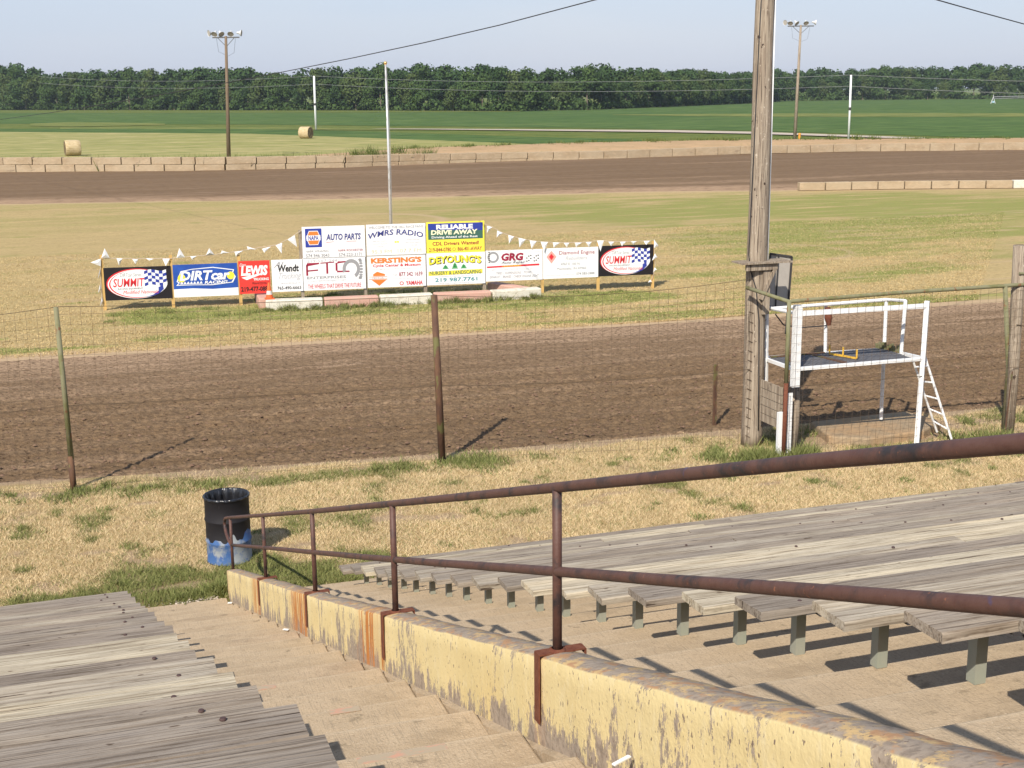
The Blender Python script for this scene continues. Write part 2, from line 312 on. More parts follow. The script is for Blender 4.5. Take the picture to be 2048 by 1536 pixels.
gridsheet('lawn', np.concatenate([np.linspace(-60, -7, 20), np.arange(-6.9, 26, .09), np.linspace(26.5, 70, 20)]), np.concatenate([[-25, -5, 8, 14], np.arange(14.6, 22.01, .08)]),
    lambda X, Y: .02*(fbm(X*1.5, Y*1.5, 3)-.5)*sstep(Y, 15.4, 15.9) - .04*sstep(-Y, -15.3, -15.1), M['lawn'], {'g': green_mask, 'bare': bare_mask}, lawn_y)

# near track: rough tilled clay
def track_z(X, Y):
    t = (Y-trk_near(X))/(trk_far(X)-trk_near(X))
    amp = .047*(1-.74*sstep(t, .35, .95))
    big = fbm(X*1.1, Y*2.2, 31)-.5
    a = fbm(X*5.5, Y*9.5, 33, 3); b = fbm(X*13, Y*19, 37, 2)
    rows = .25*np.abs(np.sin((Y+.25*fbm(X*.3, Y*.3, 39))*2*np.pi/.42))
    z = amp*(1.9*(np.abs(a-.5)*2)**.7*-1 + .9*(b-.5) + .5*big + rows*.6) + .03
    return z*sstep(t, 0, .02) - .02
def track_dry(X, Y):
    t = (Y-trk_near(X))/(trk_far(X)-trk_near(X)); n = fbm(X*.7, Y*4, 41)
    n3 = fbm(X*.10, Y*3.2, 43); gr = np.abs(np.sin((Y+.5*fbm(X*.07, Y*0, 45))*2*np.pi/1.9))**6
    return np.clip(.22*sstep(t, .45, .8) + .28*sstep(n3, .52, .72) + .16*gr*sstep(t, .1, .5) + .95*sstep(t+.22*(n-.5), .78, .98) + .45*sstep(n, .58, .74)*sstep(t, .45, .8) + .5*sstep(-t, -.03, 0), 0, 1)
ty = np.concatenate([np.arange(0, 7, .042), np.arange(7, 12.01, .06)])/12.0
def ty_map(X, Y): return trk_near(X) + Y*(trk_far(X)-trk_near(X))
gridsheet('dirt_track', np.concatenate([np.linspace(-60, -4.4, 30), np.arange(-4.3, 27, .05), np.linspace(27.5, 80, 30)]), ty, track_z, M['dirt'], {'dry': track_dry}, ty_map)

# infield
def far_near(x): return np.interp(x, [-60, -3.4, 4.7, 15.6, 25.2, 33.6, 42, 54.6, 90], [86, 80.4, 78.6, 75.6, 74.3, 73, 70, 65.6, 54])
def inf_g(X, Y):
    n = fbm(X*.12, Y*.35, 51); n2 = fbm(X*.5, Y*1.6, 53); s = .6*n+.4*n2
    g = .95*sstep(s + .34*np.exp(-((X-42)/16)**2-((Y-58)/9)**2) + .24*np.exp(-((X-30)/10)**2-((Y-47)/6)**2) + .10*sstep(X, 14, 24), .585, .84)
    t = Y-trk_far(X)
    g = np.maximum(g, .95*sstep(n2+.42*np.exp(-((t-1.0)/.45)**2)*sstep(X, 5, 15) + .2*np.exp(-((t-1.6)/.4)**2), .66, .85))
    ly = 38.75-.118*(X-.9)                                                        # greener under the boards
    g = np.maximum(g, sstep(n2+.65*np.exp(-((Y-ly+1.2)/1.6)**2)*sstep(X, .3, 2)*sstep(-X, -18, -15.5), .62, .9))
    g = np.maximum(g, .35*sstep(n, .45, .62)*sstep(Y, 55, 70))
    return np.clip(g, 0, 1)
def inf_bare(X, Y):
    t = Y-trk_far(X); n = fbm(X*.6, Y*2.5, 55)
    b = sstep(n*.4+np.exp(-(t/1.0)**2), .6, .95) + .7*sstep(n*.5+np.exp(-((far_near(X)-Y)/1.2)**2), .7, 1.1)
    for cx, cy, rx, ry in ((25.6, 43.5, 2.3, 2.6), (12.3, 62, 5, 4)):               # tyre circles worn into the grass
        d = np.sqrt(((X-cx)/rx)**2+((Y-cy)/ry)**2); b = b + .8*np.exp(-((d-1)/.06)**2)*sstep(X-cx, -.6*rx, .2*rx)
    b = b + .5*sstep(fbm(X*.25, Y*2.6, 57), .62, .75)*sstep(-Y, -62, -50)
    return np.clip(b, 0, 1)
iy = np.concatenate([np.arange(0, 12, .12), np.arange(12, 50, .4)])/49.6
gridsheet('infield', np.concatenate([np.linspace(-60, -8, 15), np.arange(-7, 34, .14), np.arange(34, 92, .8)]), iy,
    lambda X, Y: -.02+.04*(fbm(X*.6, Y*.8, 61)-.5)*sstep(Y-trk_far(X), .2, 1.5), M['infield'], {'g': inf_g, 'bare': inf_bare}, lambda X, Y: trk_far(X)-.05 + Y*(far_near(X)-trk_far(X)+.05))
def far_far(x): return np.interp(x, [-60, -4.7, 6.7, 12.4, 22.4, 30, 36, 45, 53, 60, 72, 88, 130], [122, 114.5, 110.2, 108.4, 108, 109.6, 110.2, 110, 111, 111.4, 110.5, 106, 92])
def ft_dry(X, Y):
    t = (Y-far_near(X))/(far_far(X)-far_near(X)); n = fbm(X*.05, Y*.5, 65)
    return np.clip(sstep(-t-.15*(n-.5), -.17, -.02)*.9 + .35*sstep(n, .62, .72)*sstep(X, 10, 30), 0, 1)
gridsheet('far_dirt_track', np.concatenate([np.linspace(-60, -12, 12), np.arange(-10, 132, 1.2)]), np.linspace(0, 1, 60), lambda X, Y: -.035+.1*(fbm(X*.4, Y*.7, 67)-.5), M['dirt_far'], {'dry': ft_dry}, lambda X, Y: far_near(X)-.1 + Y*(far_far(X)-far_near(X)+.6))

# ---------------------------------------------------------------- terrace (steps of cast concrete)
RUN, RISE, YB, YBR = .61, .2, 15.38, 15.43
def treadmat(name, yb):
    m = mat(name, (.475, .365, .245), 1, [('noise', (.9, 1.6, 1), .35, .72, (.385, .295, .195), 5), ('noise', (5, 11, 6), .45, .8, (.50, .39, .265), 5), ('noise', (70, 70, 70), .52, .76, (.30, .225, .15), 3), ('noise', (1.7, 3.2, 3), .57, .72, (.33, .25, .165), 6), ('noise', (8, 12, 8), .63, .70, (.29, .225, .15), 5), ('noise', (110, 110, 110), .64, .74, (.60, .50, .37), 2), ('noise', (160, 5, 10), .56, .70, (.33, .26, .18), 2)],
        [('noise', (110, 110, 110), .004, 3), ('noise', (9, 9, 9), .008, 3)], coords='World')
    nt = m.node_tree; N = nt.nodes; L = nt.links; b = N['Principled BSDF']; cur = b.inputs['Base Color'].links[0].from_socket
    g = N.new('ShaderNodeNewGeometry'); sp = N.new('ShaderNodeSeparateXYZ'); L.new(g.outputs['Position'], sp.inputs[0])
    nz = N.new('ShaderNodeTexNoise'); nz.inputs['Scale'].default_value = 6; nz.inputs['Detail'].default_value = 5; L.new(g.outputs['Position'], nz.inputs['Vector'])
    def mth(op, a, b2, c=None):
        n = N.new('ShaderNodeMath'); n.operation = op
        for i_, q_ in enumerate((a, b2, c)):
            if q_ is None: continue
            if isinstance(q_, (int, float)): n.inputs[i_].default_value = q_
            else: L.new(q_, n.inputs[i_])
        return n.outputs[0]
    f = mth('FRACT', mth('DIVIDE', mth('SUBTRACT', yb+6.1, sp.outputs['Y']), RUN), None)
    def edge(a, b2):
        n = N.new('ShaderNodeMapRange'); n.inputs['From Min'].default_value = a; n.inputs['From Max'].default_value = b2; L.new(f, n.inputs['Value']); return n.outputs[0]
    for (fa, fb, amt, colr) in ((.05, .008, .7, (.56, .46, .33)), (.86, 1.0, .4, (.33, .265, .185))):     # scuffed nosing, darker towards the inner corner
        fac = mth('MULTIPLY', mth('MULTIPLY', edge(fa, fb), nz.outputs['Fac']), amt)
        cl = N.new('ShaderNodeClamp'); L.new(fac, cl.inputs[0]); mx = N.new('ShaderNodeMix'); mx.data_type = 'RGBA'
        L.new(cl.outputs[0], mx.inputs['Factor']); L.new(cur, mx.inputs['A']); mx.inputs['B'].default_value = (*colr, 1); cur = mx.outputs['Result']
    for lk in list(b.inputs['Base Color'].links): L.remove(lk)
    L.new(cur, b.inputs['Base Color']); return m
def terrace(x0, x1, yb, m, name):
    prof = [(yb, -.3)]
    for k in range(0, 31): prof += [(yb-RUN*k, RISE*k+(.012 if k == 0 else 0)), (yb-RUN*(k+1), RISE*k+(.012 if k == 0 else 0))]
    prof += [(yb-RUN*31-.1, RISE*30), (yb-RUN*31-.1, -.3)]
    xs_ = np.arange(x0, x1+.01, .5); n = len(prof); s_ = MB(); vv = []
    for ix, x in enumerate(xs_):
        for ip, (y, z) in enumerate(prof):
            w_ = .006*(vnoise(np.array([x*1.3]), np.array([ip//2*3.1]), 5)[0]-.5)*2
            vv.append((x, y+w_, z+w_*.5))
    fs_q = [(ix*n+i_, (ix+1)*n+i_, (ix+1)*n+i_+1, ix*n+i_+1) for ix in range(len(xs_)-1) for i_ in range(n-1)]
    s_.add(vv, fs_q+[tuple(range(n)), tuple(range(len(xs_)*n-1, (len(xs_)-1)*n-1, -1))])
    o = s_.build(name, m, bevel=.010); return tag(o, kind='structure')
terrace(-14, 1.5995, YB, treadmat('tread_left', YB), 'concrete_steps')
terrace(1.6005, 30.1, YBR, treadmat('tread_right', YBR), 'concrete_terrace')
# paint scuffs on the step edges are part of the concrete: thin worn paint films
M['pink_paint'] = mat('pink_paint', (.52, .29, .20), .9, [('noise', (14, 40, 12), .40, .52, (.40, .322, .225), 5)], coords='World')

# ---------------------------------------------------------------- yellow wall
def wallmat():
    m = mat('wall_paint', (.70, .56, .285), .9, [('noise', (.4, 2.2, 1.2), .42, .72, (.65, .50, .235), 3), ('noise', (20, 20, 9), .55, .8, (.74, .62, .37), 4)], [('noise', (60, 60, 60), .003, 4), ('noise', (14, 14, 7), .004, 3)], coords='World')
    nt = m.node_tree; N = nt.nodes; L = nt.links; b = N['Principled BSDF']
    cur = b.inputs['Base Color'].links[0].from_socket
    geo = N.new('ShaderNodeNewGeometry'); pos = geo.outputs['Position']; sep = N.new('ShaderNodeSeparateXYZ'); L.new(pos, sep.inputs[0])
    def math_(op, a, b_=None, c=None):
        n = N.new('ShaderNodeMath'); n.operation = op
        for i, q in enumerate((a, b_, c)):
            if q is None: continue
            if isinstance(q, (int, float)): n.inputs[i].default_value = q
            else: L.new(q, n.inputs[i])
        return n.outputs[0]
    def noise(sc_, det=4, ro=.6):
        mp = N.new('ShaderNodeVectorMath'); mp.operation = 'MULTIPLY'; mp.inputs[1].default_value = sc_; L.new(pos, mp.inputs[0])
        t = N.new('ShaderNodeTexNoise'); t.inputs['Scale'].default_value = 1; t.inputs['Detail'].default_value = det; t.inputs['Roughness'].default_value = ro
        L.new(mp.outputs[0], t.inputs['Vector']); return t.outputs['Fac']
    def smooth(vv, a, c):
        n = N.new('ShaderNodeMapRange'); n.interpolation_type = 'SMOOTHSTEP'; n.inputs['From Min'].default_value = a; n.inputs['From Max'].default_value = c; L.new(vv, n.inputs['Value']); return n.outputs['Result']
    def mix(fac, A, col_, B=None):
        n = N.new('ShaderNodeMix'); n.data_type = 'RGBA'; L.new(fac, n.inputs['Factor']); L.new(A, n.inputs['A'])
        if B is not None: L.new(B, n.inputs['B'])
        else: n.inputs['B'].default_value = (*col_, 1)
        return n.outputs['Result']
    # height above nosing line (0 at foot, .28 at top)
    h = math_('ADD', sep.outputs['Z'], math_('MULTIPLY', math_('SUBTRACT', sep.outputs['Y'], YB), RISE/RUN))
    low = smooth(h, .20, -.08)
    pn = math_('ADD', noise((8, 13, 5.0), 8, .80), math_('MULTIPLY', noise((3, 2.2, 1.1), 2), .55))
    pn = math_('ADD', pn, math_('MULTIPLY', low, .165))
    peel = smooth(pn, .862, .872)
    nz = N.new('ShaderNodeSeparateXYZ'); L.new(geo.outputs['Normal'], nz.inputs[0])
    topf = smooth(nz.outputs['Z'], .5, .8)
    # bare concrete colour
    bc = N.new('ShaderNodeRGB'); bc.outputs[0].default_value = (.37, .295, .225, 1)
    bare = mix(smooth(noise((30, 30, 30), 4), .4, .7), bc.outputs[0], (.24, .19, .145))
    cur = mix(peel, cur, None, bare)
    # worn top: yellow only in flakes
    tmask = smooth(noise((14, 6, 14), 6, .75), .49, .60)
    worn = mix(tmask, bare, (.58, .40, .19))
    worn = mix(smooth(noise((18, 9, 18), 4), .52, .64), worn, (.44, .25, .13))
    cur = mix(topf, cur, None, worn)
    # rust runs next to the brackets
    tot = None
    for yb, wd, amt in ((15.36, .35, .25), (12.40, .75, 1), (9.55, 1.05, 1.1), (6.86, .95, 1.15), (4.25, .10, .9)):
        d = math_('SUBTRACT', sep.outputs['Y'], yb-.03)
        a = math_('MULTIPLY', smooth(d, -.04, .04), smooth(d, wd, wd*.45)); a = math_('MULTIPLY', a, amt)
        tot = a if tot is None else math_('MAXIMUM', tot, a)
    st = noise((2, 17, .9), 2, .4)
    fade = smooth(h, -.28, .18)
    rr = math_('MULTIPLY', tot, math_('ADD', smooth(st, .42, .58), .20)); rr = math_('MULTIPLY', rr, math_('ADD', math_('MULTIPLY', fade, .9), .1))
    rr = math_('MULTIPLY', rr, math_('SUBTRACT', 1.0, math_('MULTIPLY', topf, .6)))
    n = N.new('ShaderNodeClamp'); L.new(rr, n.inputs[0])
    cur = mix(n.outputs[0], cur, (.50, .19, .045))
    # small black pits
    cur = mix(smooth(noise((55, 60, 30), 2), .655, .69), cur, (.22, .16, .115))
    for lk in list(b.inputs['Base Color'].links): L.remove(lk)
    L.new(cur, b.inputs['Base Color'])
    return m
def wall_top(y): return np.interp(y, [-4, 1.91, 4.32, 8.93, 15.5], [6.66, 4.725, 3.94, 2.425, .325])
ys = np.arange(15.50, -3, -.05); V = []
secs = [(1.53, 0), (1.545, 1), (1.665, 1), (1.68, 0)]
zt = wall_top(ys)
nn = len(ys); X0 = 1.53
wob = .012*(fbm(ys*9, ys*0, 71)-.5) + .016*(fbm(ys*2.1, ys*0, 72)-.5)
rows = [np.stack([np.full(nn, 1.53), ys, np.maximum(-.15, (15.36-ys)*RISE/RUN-.5)], 1)]
for fz in (.25, .5, .75): rows.append(np.stack([1.53+.006*(fbm(ys*4, ys*0+fz*9, 73)-.5), ys, zt-.30*(1-fz)], 1))
rows.append(np.stack([1.53+.010*(fbm(ys*9, ys*0, 75)-.5), ys, zt-.012+wob*.5-.02*np.maximum(0, fbm(ys*6, ys*0, 78)-.62)], 1))
rows.append(np.stack([1.538+.020*np.abs(fbm(ys*14, ys*0, 76)-.5), ys, zt-.002+wob*.6], 1))
rows.append(np.stack([np.full(nn, 1.60), ys, zt+.006+wob], 1))
rows.append(np.stack([1.665+.014*(fbm(ys*11, ys*0, 77)-.5), ys, zt+wob*.7], 1))
rows.append(np.stack([np.full(nn, 1.68), ys, zt-.02+wob*.5], 1))
rows.append(np.stack([np.full(nn, 1.68), ys, np.maximum(-.15, (15.36-ys)*RISE/RUN-.5)], 1))
V = np.concatenate(rows); nr = len(rows); Fq = []
for r_ in range(nr-1):
    for i in range(nn-1): Fq.append((r_*nn+i, (r_+1)*nn+i, (r_+1)*nn+i+1, r_*nn+i+1))
wallm = wallmat()
wm = npmesh('stair_wall', V, Fq); 
import bmesh
bm = bmesh.new(); bm.from_mesh(wm); bm.verts.ensure_lookup_table()
bm.faces.new([bm.verts[r_*nn] for r_ in range(nr)]); bm.faces.new([bm.verts[r_*nn+nn-1] for r_ in range(nr)][::-1])
bmesh.ops.recalc_face_normals(bm, faces=bm.faces); bm.to_mesh(wm); bm.free()
wo = link('stair_wall', wm, wallm)
tag(wo, 'low sloping concrete wall beside the steps, peeling yellow paint with rust runs', 'wall')

# added strip along the wall foot, covers the dark riser shadows
fl_ = MB(); yy_ = np.arange(15.3, -2.5, -.15); vv = []
for y in yy_:
    zc = (YB-y)*RISE/RUN-.045+.02*(float(vnoise(np.array([y*2.3]), np.array([0.5]), 6)[0])-.5); w_ = .022+.012*float(vnoise(np.array([y*3.1]), np.array([2.5]), 7)[0])
    vv += [(1.532, y, zc+.012), (1.53-w_, y, zc), (1.53-w_, y, zc-.3), (1.532, y, zc-.3)]
n_ = len(yy_); fl_.add(vv, [(i*4+j, i*4+(j+1) % 4, (i+1)*4+(j+1) % 4, (i+1)*4+j) for i in range(n_-1) for j in range(4)]+[(0, 1, 2, 3), tuple(range(n_*4-1, n_*4-5, -1))])
fl_.build('shadow_cover_strip', bpy.data.materials['tread_left'], wo)
# ---------------------------------------------------------------- handrail
PY = [15.42, 12.40, 9.53, 6.85, 4.25, 1.42, -1.4]
def top_z(y): return np.interp(y, [-3, 1.87, 2.62, 4.255, 6.82, 9.5, 12.37, 15.43], [6.96, 5.373, 5.135, 4.603, 3.772, 2.905, 1.985, 1.009])
def mid_z(y): return np.interp(y, [-3, 1.84, 2.6, 4.257, 6.86, 9.58, 12.39, 15.44], [6.65, 5.07, 4.822, 4.282, 3.43, 2.552, 1.647, .656])
hr = empty('handrail', (1.6, 15.42, .33), 'rusty two-bar pipe handrail standing on the yellow wall', 'handrail')
def hchild(o): o.matrix_parent_inverse = Matrix.Translation(hr.location).inverted(); return o
ry = [15.43, 14.4, 13.4, 12.4, 11.4, 10.4, 9.5, 8.6, 7.7, 6.82, 6, 5.2, 4.255, 3.4, 2.6, 1.87, .5, -1, -2.6]
pts = [(1.6+.006*math.sin(y*2), y, float(top_z(y))) for y in ry][::-1]
pts += [(1.6, 15.75, .905), (1.597, 15.97, .83), (1.595, 16.07, .76), (1.595, 16.06, .69), (1.596, 15.94, .645), (1.598, 15.72, .625), (1.6, 15.47, .650)]
hchild(MB().tube(pts, .0195, 14).build('top_rail', M['rust'], hr, smooth=True))
hchild(MB().tube([(1.6+.005*math.sin(y*3), y, float(mid_z(y))) for y in ry], .0185, 14).build('mid_rail', M['rust'], hr, smooth=True))
for i, y in enumerate(PY):
    zb = float(wall_top(y)); zt_ = float(top_z(y))
    hchild(MB().tube([(1.6, y, zb-.02), (1.6, y, (zb+zt_)/2), (1.6, y, zt_-.012)], .0178, 12).build('post', M['rust'], hr, smooth=True))
    if i:
        s = MB(); sl_ = -.326
        s.bar((1.518, y, zb+.012), (1.702, y, zb+.014), .048, .006); s.box((1.520, y, zb-.125), (.006, .048, .27)); s.box((1.704, y, zb+.004), (.006, .048, .022))
        s.lathe([(.034, 0), (.032, .008), (.022, .014)], 14, (1.6, y, zb+.010))
        hchild(s.build('bracket', M['rust_bright'], hr))

# ---------------------------------------------------------------- benches
def seat_z(k): return .465+.2033*k
def seat_y(k): return 14.83-.61*k
W, TH = .235, .040
def plank_mesh(length, seed):
    rr = random.Random(seed); n = max(2, int(length/.35)); vs = []; fs = []
    ring = [(-W/2, -TH), (-W/2, -.006), (-W/2+.006, 0), (0, rr.uniform(-.003, .001)), (W/2-.006, 0), (W/2, -.006), (W/2, -TH)]
    b1, b2, b3 = rr.uniform(-.006, .006), rr.uniform(-.008, .008), rr.uniform(0, 6)
    for i in range(n+1):
        x = length*i/n
        if i == 0: sk = rr.uniform(-.012, .012)
        for (a, z) in ring:
            e = rr.uniform(-.0015, .0015)
            xo = sk*a/W if i == 0 else 0
            vs.append((x+xo, a+b1*math.sin(x*.8+b3)+e, z+b2*math.sin(x*.6+b3)*.5+(a/W)*b1))
    m_ = len(ring)
    for i in range(n):
        for j in range(m_): a = i*m_+j; b = i*m_+(j+1) % m_; fs.append((a, a+m_, b+m_, b))
    fs += [tuple(range(m_)), tuple(range((n+1)*m_-1, n*m_-1, -1))]
    me = bpy.data.meshes.new('seat_plank'); me.from_pydata(vs, [], fs); me.update(); me.materials.append(M['oldwood']); return me
PL = {}
boltme = MB().lathe([(.0001, .004), (.009, .0035), (.011, 0), (.011, -.004)], 10).mesh('bolt', M['bolt'])
# a leg is a square steel tube with a small triangular cleat under the plank
def leg_mesh(hh):
    s = MB(); s.box((0, 0, hh/2), (.050, .05, hh)); 
    return s.mesh('leg', M['galv'])
cleat = MB(); cleat.add([(0, -.12, 0), (0, .12, 0), (.0, -.12, -.012), (0, .12, -.012), (.10, -.12, 0), (.10, .12, 0), (.10, -.12, -.012), (.10, .12, -.012)], [(0, 4, 5, 1), (2, 3, 7, 6), (0, 2, 6, 4), (1, 5, 7, 3), (0, 1, 3, 2), (4, 6, 7, 5)])
cleat.add([(.045, -.10, -.012), (.12, -.10, -.012), (.085, -.10, -.06), (.045, -.092, -.012), (.12, -.092, -.012), (.085, -.092, -.06)], [(0, 2, 1), (3, 4, 5), (0, 1, 4, 3), (1, 2, 5, 4), (2, 0, 3, 5)])
cleat_me = cleat.mesh('cleat', M['dark_metal'])
legs = {}
tones = [(.33, .280, .228), (.28, .236, .195), (.40, .345, .275), (.305, .257, .21), (.52, .45, .34), (.35, .292, .235), (.27, .228, .19)]
def ordw(k):
    names = ['lowest', 'second lowest', 'third lowest', 'fourth lowest', 'fifth lowest', 'sixth lowest', 'seventh lowest', 'eighth lowest', 'ninth lowest', 'tenth lowest', 'eleventh', 'twelfth', 'thirteenth', 'fourteenth', 'fifteenth', 'sixteenth', 'seventeenth', 'eighteenth', 'nineteenth', 'twentieth', 'twenty-first', 'twenty-second', 'twenty-third', 'twenty-fourth']
    return names[k] + (' bench counted up from the grass' if k >= 10 else ' bench')
light_r = {0: 3, 1: 0, 2: 4, 3: 0, 4: 2, 6: 2, 7: 0, 8: 3, 9: 2, 10: 0, 11: 4, 12: 4, 13: 2, 14: 1, 15: 4, 16: 3, 17: 2, 18: 5, 19: 3}
light_l = {0: 0, 1: 3, 2: 1, 3: 5, 4: 2, 5: 0, 6: 5, 7: 2, 8: 6, 9: 0, 10: 3, 11: 6, 12: 4, 13: 4, 14: 1, 15: 2, 16: 4, 17: 3, 18: 6, 19: 1, 20: 2, 21: 5, 22: 1, 23: 3}
endl = {k: float(np.interp(k, [0, 6, 7, 14, 16, 17, 18, 19, 24], [.34, .38, .40, .455, .50, .52, .57, .55, .55])) + [0, .012, -.01, .006, -.014][k % 5]*(k < 15) for k in range(24)}
endr = {}
def bench(side, k):
    y = seat_y(k) - W/2 + random.uniform(-.008, .008); z = seat_z(k)
    if side == 'r': x0 = 2.80+random.uniform(-.015, .015); x1 = 24.0; sgn = 1; tn = light_r.get(k, 0); where = 'right of the yellow wall'
    else: x0 = endl[k]; x1 = -7.5; sgn = -1; tn = light_l.get(k, 0); where = 'left of the steps'
    tw = ['warm grey', 'dark grey', 'pale tan', 'mid grey', 'bleached cream', 'brownish grey', 'darkest grey'][tn]
    t = empty('bench', (x0, y, RISE*(k+1)), '%s weathered plank %s %s' % (tw, ordw(k), where), 'bench', 'plank benches %s' % ('in the stand right of the wall' if side == 'r' else 'in the stand left of the steps'))
    x = 0.0; first = True; tot = abs(x1-x0); i = 0
    while x < tot-.3:
        ln = [4.88, 3.66, 4.27, 4.88][(i*3+k*7+(side == 'l')) % 4] if not first else [4.9, 4.2, 3.4, 4.88, 2.6][(k*3) % 5]
        ln = min(ln, tot-x); key = (round(ln, 2), (k+i) % 3)
        if key not in PL: PL[key] = plank_mesh(ln, hash(key) & 0xffff)
        p = bpy.data.objects.new('seat_plank', PL[key]); col.objects.link(p); p.parent = t
        zz = z-RISE*(k+1)
        p.location = (sgn*(x) if sgn > 0 else -(x+ln), random.uniform(-.004, .004), zz+random.uniform(-.004, .004))
        p.rotation_euler = (random.uniform(-.02, .02), 0, 0)
        c = tones[tn if first else random.choice([0, 3, 5, 2, 1, 4] if i < 3 else [0, 3])]; j = random.uniform(.93, 1.07); p.color = (c[0]*j, c[1]*j*1.0, c[2]*j*.98, 1)
        x += ln + .006; first = False; i += 1
    # legs and bolts every 1.8 m
    hh = round(z-RISE*(k+1)-TH, 3)
    if hh not in legs: legs[hh] = leg_mesh(hh-.012)
    d = .32 if sgn > 0 else .22
    while d < tot:
        px = sgn*d
        lo = bpy.data.objects.new('leg', legs[hh]); col.objects.link(lo); lo.parent = t; lo.location = (px, W/2-.028, 0)
        if True:
            cl = bpy.data.objects.new('cleat', cleat_me); col.objects.link(cl); cl.parent = lo; cl.location = (-.02, -.09, hh)
        if d < 15:
            for by in (-.055, .06):
                if random.random() < .35: continue
                bo = bpy.data.objects.new('bolt', boltme); col.objects.link(bo); bo.parent = t
                bo.location = (px+random.uniform(-.09, .09), by+random.uniform(-.02, .02), hh+TH+.0035)
                bo.scale = (1, 1, 1)
        d += 1.83
    return t
for k in range(21): bench('r', k)
for k in range(24): bench('l', k)

# ---------------------------------------------------------------- trash drum
dr = G(460, 1118); dx, dy = float(dr[0]), float(dr[1])
def drummat():
    m = mat('drum_paint', (.05, .12, .29), .7, [('noise', (5, 5, 4), .44, .58, (.30, .32, .33), 7), ('noise', (22, 22, 22), .6, .7, (.05, .10, .28), 3)], coords='Object', objrand=False, spec=.4)
    nt = m.node_tree; N = nt.nodes; L = nt.links; b = N['Principled BSDF']; cur = b.inputs['Base Color'].links[0].from_socket
    tc = N.new('ShaderNodeTexCoord'); sp = N.new('ShaderNodeSeparateXYZ'); L.new(tc.outputs['Object'], sp.inputs[0])
    mp = N.new('ShaderNodeVectorMath'); mp.operation = 'MULTIPLY'; mp.inputs[1].default_value = (6, 6, .5); L.new(tc.outputs['Object'], mp.inputs[0])
    t = N.new('ShaderNodeTexNoise'); t.inputs['Scale'].default_value = 1; t.inputs['Detail'].default_value = 2; L.new(mp.outputs[0], t.inputs['Vector'])
    ma = N.new('ShaderNodeMath'); ma.operation = 'MULTIPLY_ADD'; L.new(t.outputs['Fac'], ma.inputs[0]); ma.inputs[1].default_value = -.42; L.new(sp.outputs['Z'], ma.inputs[2])
    gt = N.new('ShaderNodeMath'); gt.operation = 'GREATER_THAN'; L.new(ma.outputs[0], gt.inputs[0]); gt.inputs[1].default_value = .155
    mx = N.new('ShaderNodeMix'); mx.data_type = 'RGBA'; L.new(gt.outputs[0], mx.inputs['Factor']); L.new(cur, mx.inputs['A']); mx.inputs['B'].default_value = (.012, .010, .012, 1)
    for lk in list(b.inputs['Base Color'].links): L.remove(lk)
    L.new(mx.outputs['Result'], b.inputs['Base Color'])
    return m
td = empty('trash_drum', (dx, dy, 0), 'black and scuffed blue drum bin with a black bag, standing by the rail end', 'trash bin')
pr = [(.0, .01), (.285, .01), (.292, 0), (.292, .02), (.287, .03)]
for zz in (.29, .58): pr += [(.287, zz-.022), (.297, zz-.006), (.297, zz+.006), (.287, zz+.022)]
pr += [(.287, .86), (.296, .868), (.298, .88), (.290, .888), (.282, .88), (.282, .80)]
MB().lathe(pr, 48).build('drum_body', drummat(), td, smooth=True)
M['bag'] = mat('bag', (.012, .012, .014), .28, [], [('noise', (14, 14, 3), .02, 3)], spec=.8)
bv = []; n = 96
prof_b = [(.300, .868), (.300, .880), (.297, .894), (.288, .898), (.276, .880), (.262, .80), (.245, .66), (.21, .52), (.12, .44), (.0001, .43)]
vs = []; fs = []
for i, (rr_, zz) in enumerate(prof_b):
    for k in range(n):
        a = 2*math.pi*k/n; fold = (.018*math.sin(a*17+i)+.012*math.sin(a*29+2*i))*(1 if i > 4 else (.12 if i > 1 else .3)); 
        z2 = zz
        vs.append(((rr_+fold)*math.cos(a), (rr_+fold)*math.sin(a), z2))
for i in range(len(prof_b)-1):
    for k in range(n): fs.append((i*n+k, i*n+(k+1) % n, (i+1)*n+(k+1) % n, (i+1)*n+k))
MB().add(vs, fs).build('bag_liner', M['bag'], td, smooth=True)

def Y_(x, y, Y):
    d = ray(x, y); return tuple(float(c) for c in CAM + d*(Y/d[1]))
# ---------------------------------------------------------------- near utility pole with shelf, conduit and panel
UX, UY = 10.90, 19.45
up_ = empty('utility_pole', (UX, UY, 0), 'thick weathered grey wooden pole by the track fence, taller than the frame', 'utility pole')
zz = np.linspace(0, 8.1, 40)
pm = MB().tube([(.008*math.sin(z*1.7)-.0*z, 0, z) for z in zz], [.182-.0042*z for z in zz], 28)
pm.build('pole_shaft', M['pole_wood'], up_, smooth=True)
MB().tube([(.178, -.05, 2.65), (.172, -.04, 5.0), (.165, -.035, 7.4)], .013, 8).build('conduit', M['white_paint'], up_, smooth=True)
MB().tube([(.02, -.190, .3), (-.0, -.186, 1.2), (-.03, -.183, 2.2), (-.10, -.175, 2.75), (-.165, -.10, 3.02), (-.175, -.03, 3.3), (-.155, -.06, 5), (-.13, -.09, 7.0), (-.11, -.10, 8.0)], .010, 6).build('cable_run', M['cable'], up_, smooth=True)
def rl(p): return (p[0]-UX, p[1]-UY, p[2])
sa, sb_ = rl(Y_(1486, 529, UY-.30)), rl(Y_(1586, 523, UY-.30)); zs_ = (sa[2]+sb_[2])/2; wS = sb_[0]-sa[0]
sh = MB(); sh.box(((sa[0]+sb_[0])/2, -.10, zs_), (wS, .40, .026), rz=R(-1)); sh.build('shelf', M['pole_wood'], up_)
